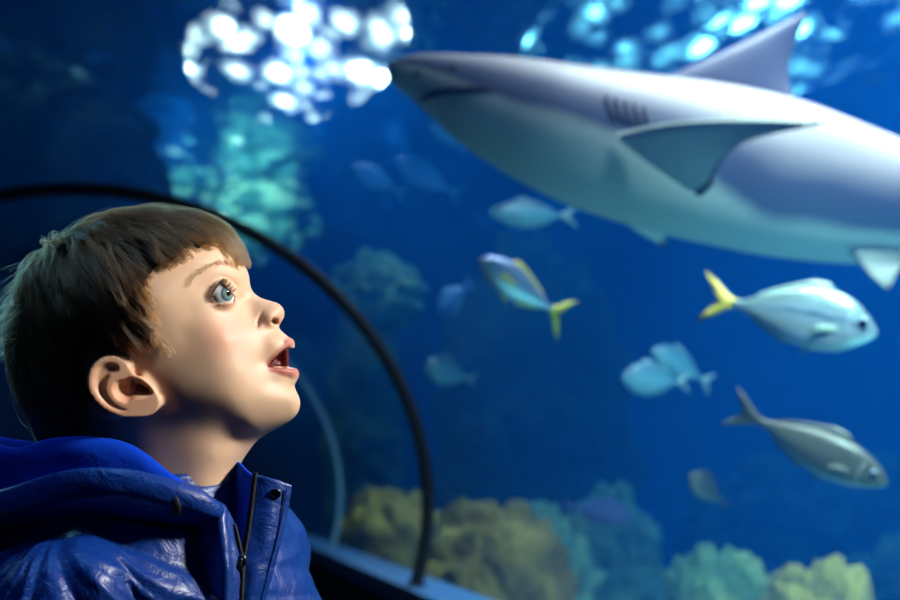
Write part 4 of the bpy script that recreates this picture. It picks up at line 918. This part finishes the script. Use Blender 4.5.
# hood: lining standing round the neck, a trough, and the fallen rim
ST = [  # rim top (px, py, depth), lining top (px, py, depth), size
    ((224, 506, -72), (214, 516, -58), .3), ((213, 499, -84), (188, 488, -60), .6), ((195, 488, -94), (166, 472, -66), .85), ((160, 477.5, -104), (130, 446, -72), 1), ((120, 469, -108), (88, 438, -76), 1), ((80, 470, -106), (50, 440, -74), 1), ((40, 479, -98), (22, 449, -64), 1),
    ((2, 490, -80), (2, 446, -46), 1), ((-40, 497, -45), (-10, 436, -18), 1), ((-52, 497, 10), (-14, 432, 12), 1), ((-30, 494, 60), (2, 438, 44), 1), ((30, 484, 96), (40, 444, 68), 1), ((100, 478, 104), (95, 446, 76), 1), ((170, 486, 92), (165, 470, 64), .9), ((215, 500, 60), (205, 492, 46), .5), ((236, 512, 20), (226, 518, 20), .25)]
rim = spline([q(*a) for a, b_, c in ST], 120); lin = spline([q(*b_) for a, b_, c in ST], 120); siz = np.interp(np.linspace(0, 1, 120), np.linspace(0, 1, len(ST)), [c for a, b_, c in ST])
def wob_(i, k, a): return a * float(noise(np.array([i * .09 + k * 3.1, k * 1.7, 0.3])))
rowsL, rowsH = [], []
for i in range(120):
    Lp, Rp, s = lin[i], rim[i], siz[i]; o2 = Rp - Lp; o2[1] = 0; o2 /= np.linalg.norm(o2) + 1e-6; dwn = np.array([0, 1., 0])
    pL = [Lp - o2 * 9 * s + dwn * 34, Lp - o2 * 6 * s + dwn * 12, Lp - o2 * 3 * s + dwn * (2 + wob_(i, 1, 3)), Lp + o2 * 2 * s, Lp + o2 * (9 + wob_(i, 2, 4)) * s + dwn * 4, Lp + o2 * (13 + wob_(i, 3, 5)) * s + dwn * 13, Lp + o2 * 13 * s + dwn * 30, Lp + o2 * 16 * s + dwn * (52 * s)]
    pH = [Lp + o2 * 15 * s + dwn * (50 * s), Rp - o2 * 15 * s + dwn * 26 * s, Rp - o2 * 9 * s + dwn * 6 * s, Rp - o2 * 3 * s + dwn * (.5 + wob_(i, 4, 2)), Rp + o2 * 4 * s + dwn * (1 + wob_(i, 4, 2)), Rp + o2 * (11 + wob_(i, 5, 4)) * s + dwn * 9 * s, Rp + o2 * (14 + wob_(i, 6, 5)) * s + dwn * (20 * s), Rp + o2 * (9 + wob_(i, 7, 4)) * s + dwn * (26 * s), Rp + o2 * (1) * s + dwn * 31 * s, Rp - o2 * 10 * s + dwn * 36 * s, Rp - o2 * 28 * s + dwn * 44 * s]
    rowsL.append(spline(pL, 26)); rowsH.append(spline(pH, 36))
def grid_mesh(name, rows, m, parent, thick=3.0, sub=0):
    rows = np.array(rows); a, b_, _ = rows.shape; ii, jj = np.meshgrid(np.arange(a - 1), np.arange(b_ - 1), indexing='ij'); k = (ii * b_ + jj).ravel()
    o = mesh(name, bl(rows.reshape(-1, 3)), np.stack([k, k + 1, k + b_ + 1, k + b_], 1), m, parent)
    if thick: md = o.modifiers.new('solid', 'SOLIDIFY'); md.thickness = thick * PXM; md.offset = 0
    if sub: md = o.modifiers.new('sub', 'SUBSURF'); md.levels = sub; md.render_levels = sub
    return o
hood = grid_mesh('hood', rowsH, M_coat, jacket); lining = grid_mesh('hood_lining', rowsL, M_lin, hood); lining['label'] = 'royal blue hood lining'
# collar sheets: rows of (px, py, depth)
def sheet(name, rows, m, parent, n=(28, 22), thick=3.0, wr=1.2):
    g_ = np.array([spline([q(*p) for p in r_], n[1]) for r_ in rows]); g_ = np.stack([spline(g_[:, j], n[0]) for j in range(n[1])], 1)
    nz = fbm(g_ * .05 + len(rows), 3) * wr; g_[..., 2] += nz * 1.5; g_[1:-1, 1:-1, 1] += nz[1:-1, 1:-1] * .5
    return grid_mesh(name, g_, m, parent, thick)
sheet('collar', [[(254, 474, -58), (272, 478.5, -58), (291.5, 485, -50)], [(252.5, 497, -62), (271, 502, -63), (288, 508, -54)], [(249, 526, -70), (266, 534, -72), (281, 540, -62)], [(244.5, 556, -80), (258, 566, -82), (272, 574, -72)], [(242, 585, -88), (252, 600, -90), (262, 612, -80)], [(241, 625, -96), (250, 640, -97), (258, 650, -88)]], M_coat, jacket)
sheet('inner_collar', [[(253.5, 476, -54), (245, 469, -36), (236, 461, -6), (222, 462, 26)], [(252, 500, -58), (244, 494, -40), (234, 486, -8), (218, 484, 30)], [(247, 530, -64), (240, 526, -44), (230, 520, -10), (214, 515, 32)], [(243, 560, -70), (236, 560, -48), (226, 555, -12), (210, 550, 34)]], M_lin, jacket, wr=.6)
sheet('collar', [[(196, 497, -56), (219, 503, -78), (229, 514, -74), (235, 528, -72)], [(194, 508, -60), (218, 514, -84), (229, 528, -81), (237, 546, -80)], [(194, 524, -64), (219, 534, -92), (231, 550, -90), (239, 566, -88)], [(194, 548, -70), (222, 562, -100), (233, 582, -98), (240, 600, -95)], [(194, 584, -76), (222, 600, -106), (233, 620, -103), (240, 640, -99)]], M_coat, jacket)
# zip: tapes, teeth, slider, pull
zl = spline([q(*p) for p in ((255, 472, -62), (253.5, 485, -63.5), (251, 508, -68), (247.5, 534, -75), (243, 559, -83))], 60)
zc = spline([q(*p) for p in ((242.5, 562, -85), (241, 590, -94), (240, 625, -101), (240, 700, -112))], 60)
zn = spline([q(*p) for p in ((234, 524, -75), (238, 540, -80), (242, 559, -84))], 24)
V, F = tube(bl(zl), 2.6 * PXM, 8, up=FWD, flat=.5); zp = mesh('zip', V, F, M_zip, jacket)
V, F = tube(bl(zn), 2.2 * PXM, 8, up=FWD, flat=.5); V2, F2_ = tube(bl(zc), 3.2 * PXM, 8, up=FWD, flat=.5); V, F = join((V, F), (V2, F2_)); mesh('zip_tape', V, F, M_zip, zp)
tv = []
for path, step, sz in ((zl, .8, 1.9), (zn, .8, 1.7), (zc, 1.0, 2.4)):
    L_ = np.r_[0, np.cumsum(np.linalg.norm(np.diff(path, axis=0), axis=1))]; ss = np.arange(1.0, L_[-1], 3.1)
    for s_ in ss:
        p = np.array([np.interp(s_, L_, path[:, k]) for k in range(3)]); tv.append(box_vf(p + np.array([-.6, 0, -1.2]), (sz * 1.7, 1.5, 1.8)))
V, F = join(*tv); o = mesh('zip_teeth', bl(V), F, M_metal, zp, smooth=False); o['kind'] = 'stuff'
sl = q(242.3, 561, -87)
V, F = ICO3; P = V * np.array([4.6, 6.5, 3.0]); P[:, 0] *= 1 - .35 * (V[:, 1] > 0) * V[:, 1]; mesh('slider', bl(P + sl), F, M_metal, zp)
V, F = tube(bl(spline([sl + np.array([0, -3, -3.5]), sl + np.array([-1.5, 4, -5.5]), sl + np.array([-.5, 10, -4.5]), sl + np.array([1, 34, -7])], 16)), np.array([1.2, 1.3, 1.4, 1.4] + [2.2] * 11 + [1.2]) * PXM, 8, up=FWD, flat=.45); mesh('zip_pull', V, F, M_metal, zp)
# press studs
def stud(px, py, z, nrm, r):
    c = q(px, py, z); n = np.array(nrm, float); n /= np.linalg.norm(n); a = np.cross(n, [0, 1, 0]); a /= np.linalg.norm(a); b_ = np.cross(n, a); th_ = np.linspace(0, 2 * np.pi, 28, endpoint=False); rg = []
    for rr_, hh in ((1.0, -1.0), (1.0, .8), (.86, 1.5), (.68, 1.1), (.5, .9), (.25, 1.3), (.02, 1.4)): rg.append(c + n * hh * r * .35 + r * rr_ * (np.cos(th_)[:, None] * a + np.sin(th_)[:, None] * b_))
    V, F = loft(rg); return fix_normals(mesh('press_stud', bl(V), F, M_metal, jacket))
stud(275.5, 493.5, -62, (.1, 0, -1), 5.2); stud(191, 504, -103, (.2, -.1, -1), 3.2)
# dark loop at the hood seam
V, F = tube(bl(spline([q(170, 488, -103), q(173, 496, -110), q(176, 508, -110), q(174, 514, -104)], 12)), 5 * PXM, 8, up=FWD, flat=.5); mesh('hanger_loop', V, F, M_zip, jacket)
# stitched placket edge on the far front
V, F = tube(bl(spline([q(*p) for p in ((287, 489, -57), (283.5, 510, -61), (277, 540, -69), (268, 574, -78), (259, 610, -86))], 40)), .9 * PXM, 6, up=FWD); mesh('seam', V, F, M_coat, jacket)
# trousers and shoes (below the frame)
h = 8.0
tx = np.arange(-260, 460, h, dtype=np.float32); ty = np.arange(880, 1960, h, dtype=np.float32); tz_ = np.arange(-480, 260, h, dtype=np.float32)
TX, TY, TZ_ = tx[:, None, None], ty[None, :, None], tz_[None, None, :]
ft = None
for s in (1, -1):
    g_ = seg_d(TX, TY, TZ_, [tb(4, 46 * s, 400), tb(0, 52 * s, 520), tb(10, 58 * s, 800), tb(-8, 61 * s, FLOOR_DN - 75)], [88, 86, 66, 54]); ft = g_ if ft is None else sun(ft, g_, 18)
TV_, TF_ = surface_nets(ft, (tx[0], ty[0], tz_[0]), h); TV_ = relax(TV_, TF_, 2); mesh('trousers', bl(TV_), TF_, cloth('denim', rgb('#1d2a44'), .8), boy)
for s in (1, -1):
    g_ = sun(seg_d(TX, TY, TZ_, [tb(-24, 60 * s, FLOOR_DN - 36), tb(95, 67 * s, FLOOR_DN - 30)], [38, 32]), seg_d(TX, TY, TZ_, [tb(-12, 60 * s, FLOOR_DN - 60), tb(-10, 60 * s, FLOOR_DN - 85)], [40, 38]), 14)
    n3 = (TX - 160) * 0 + (TY - 520) * DN[1] + TZ_ * DN[2]; g_ = np.maximum(g_, n3 - (FLOOR_DN - 1))
    SV, SF = surface_nets(g_, (tx[0], ty[0], tz_[0]), h); SV = relax(SV, SF, 1); mesh('shoe', bl(SV), SF, mat('shoe_rubber', rgb('#23262c'), .6), boy)
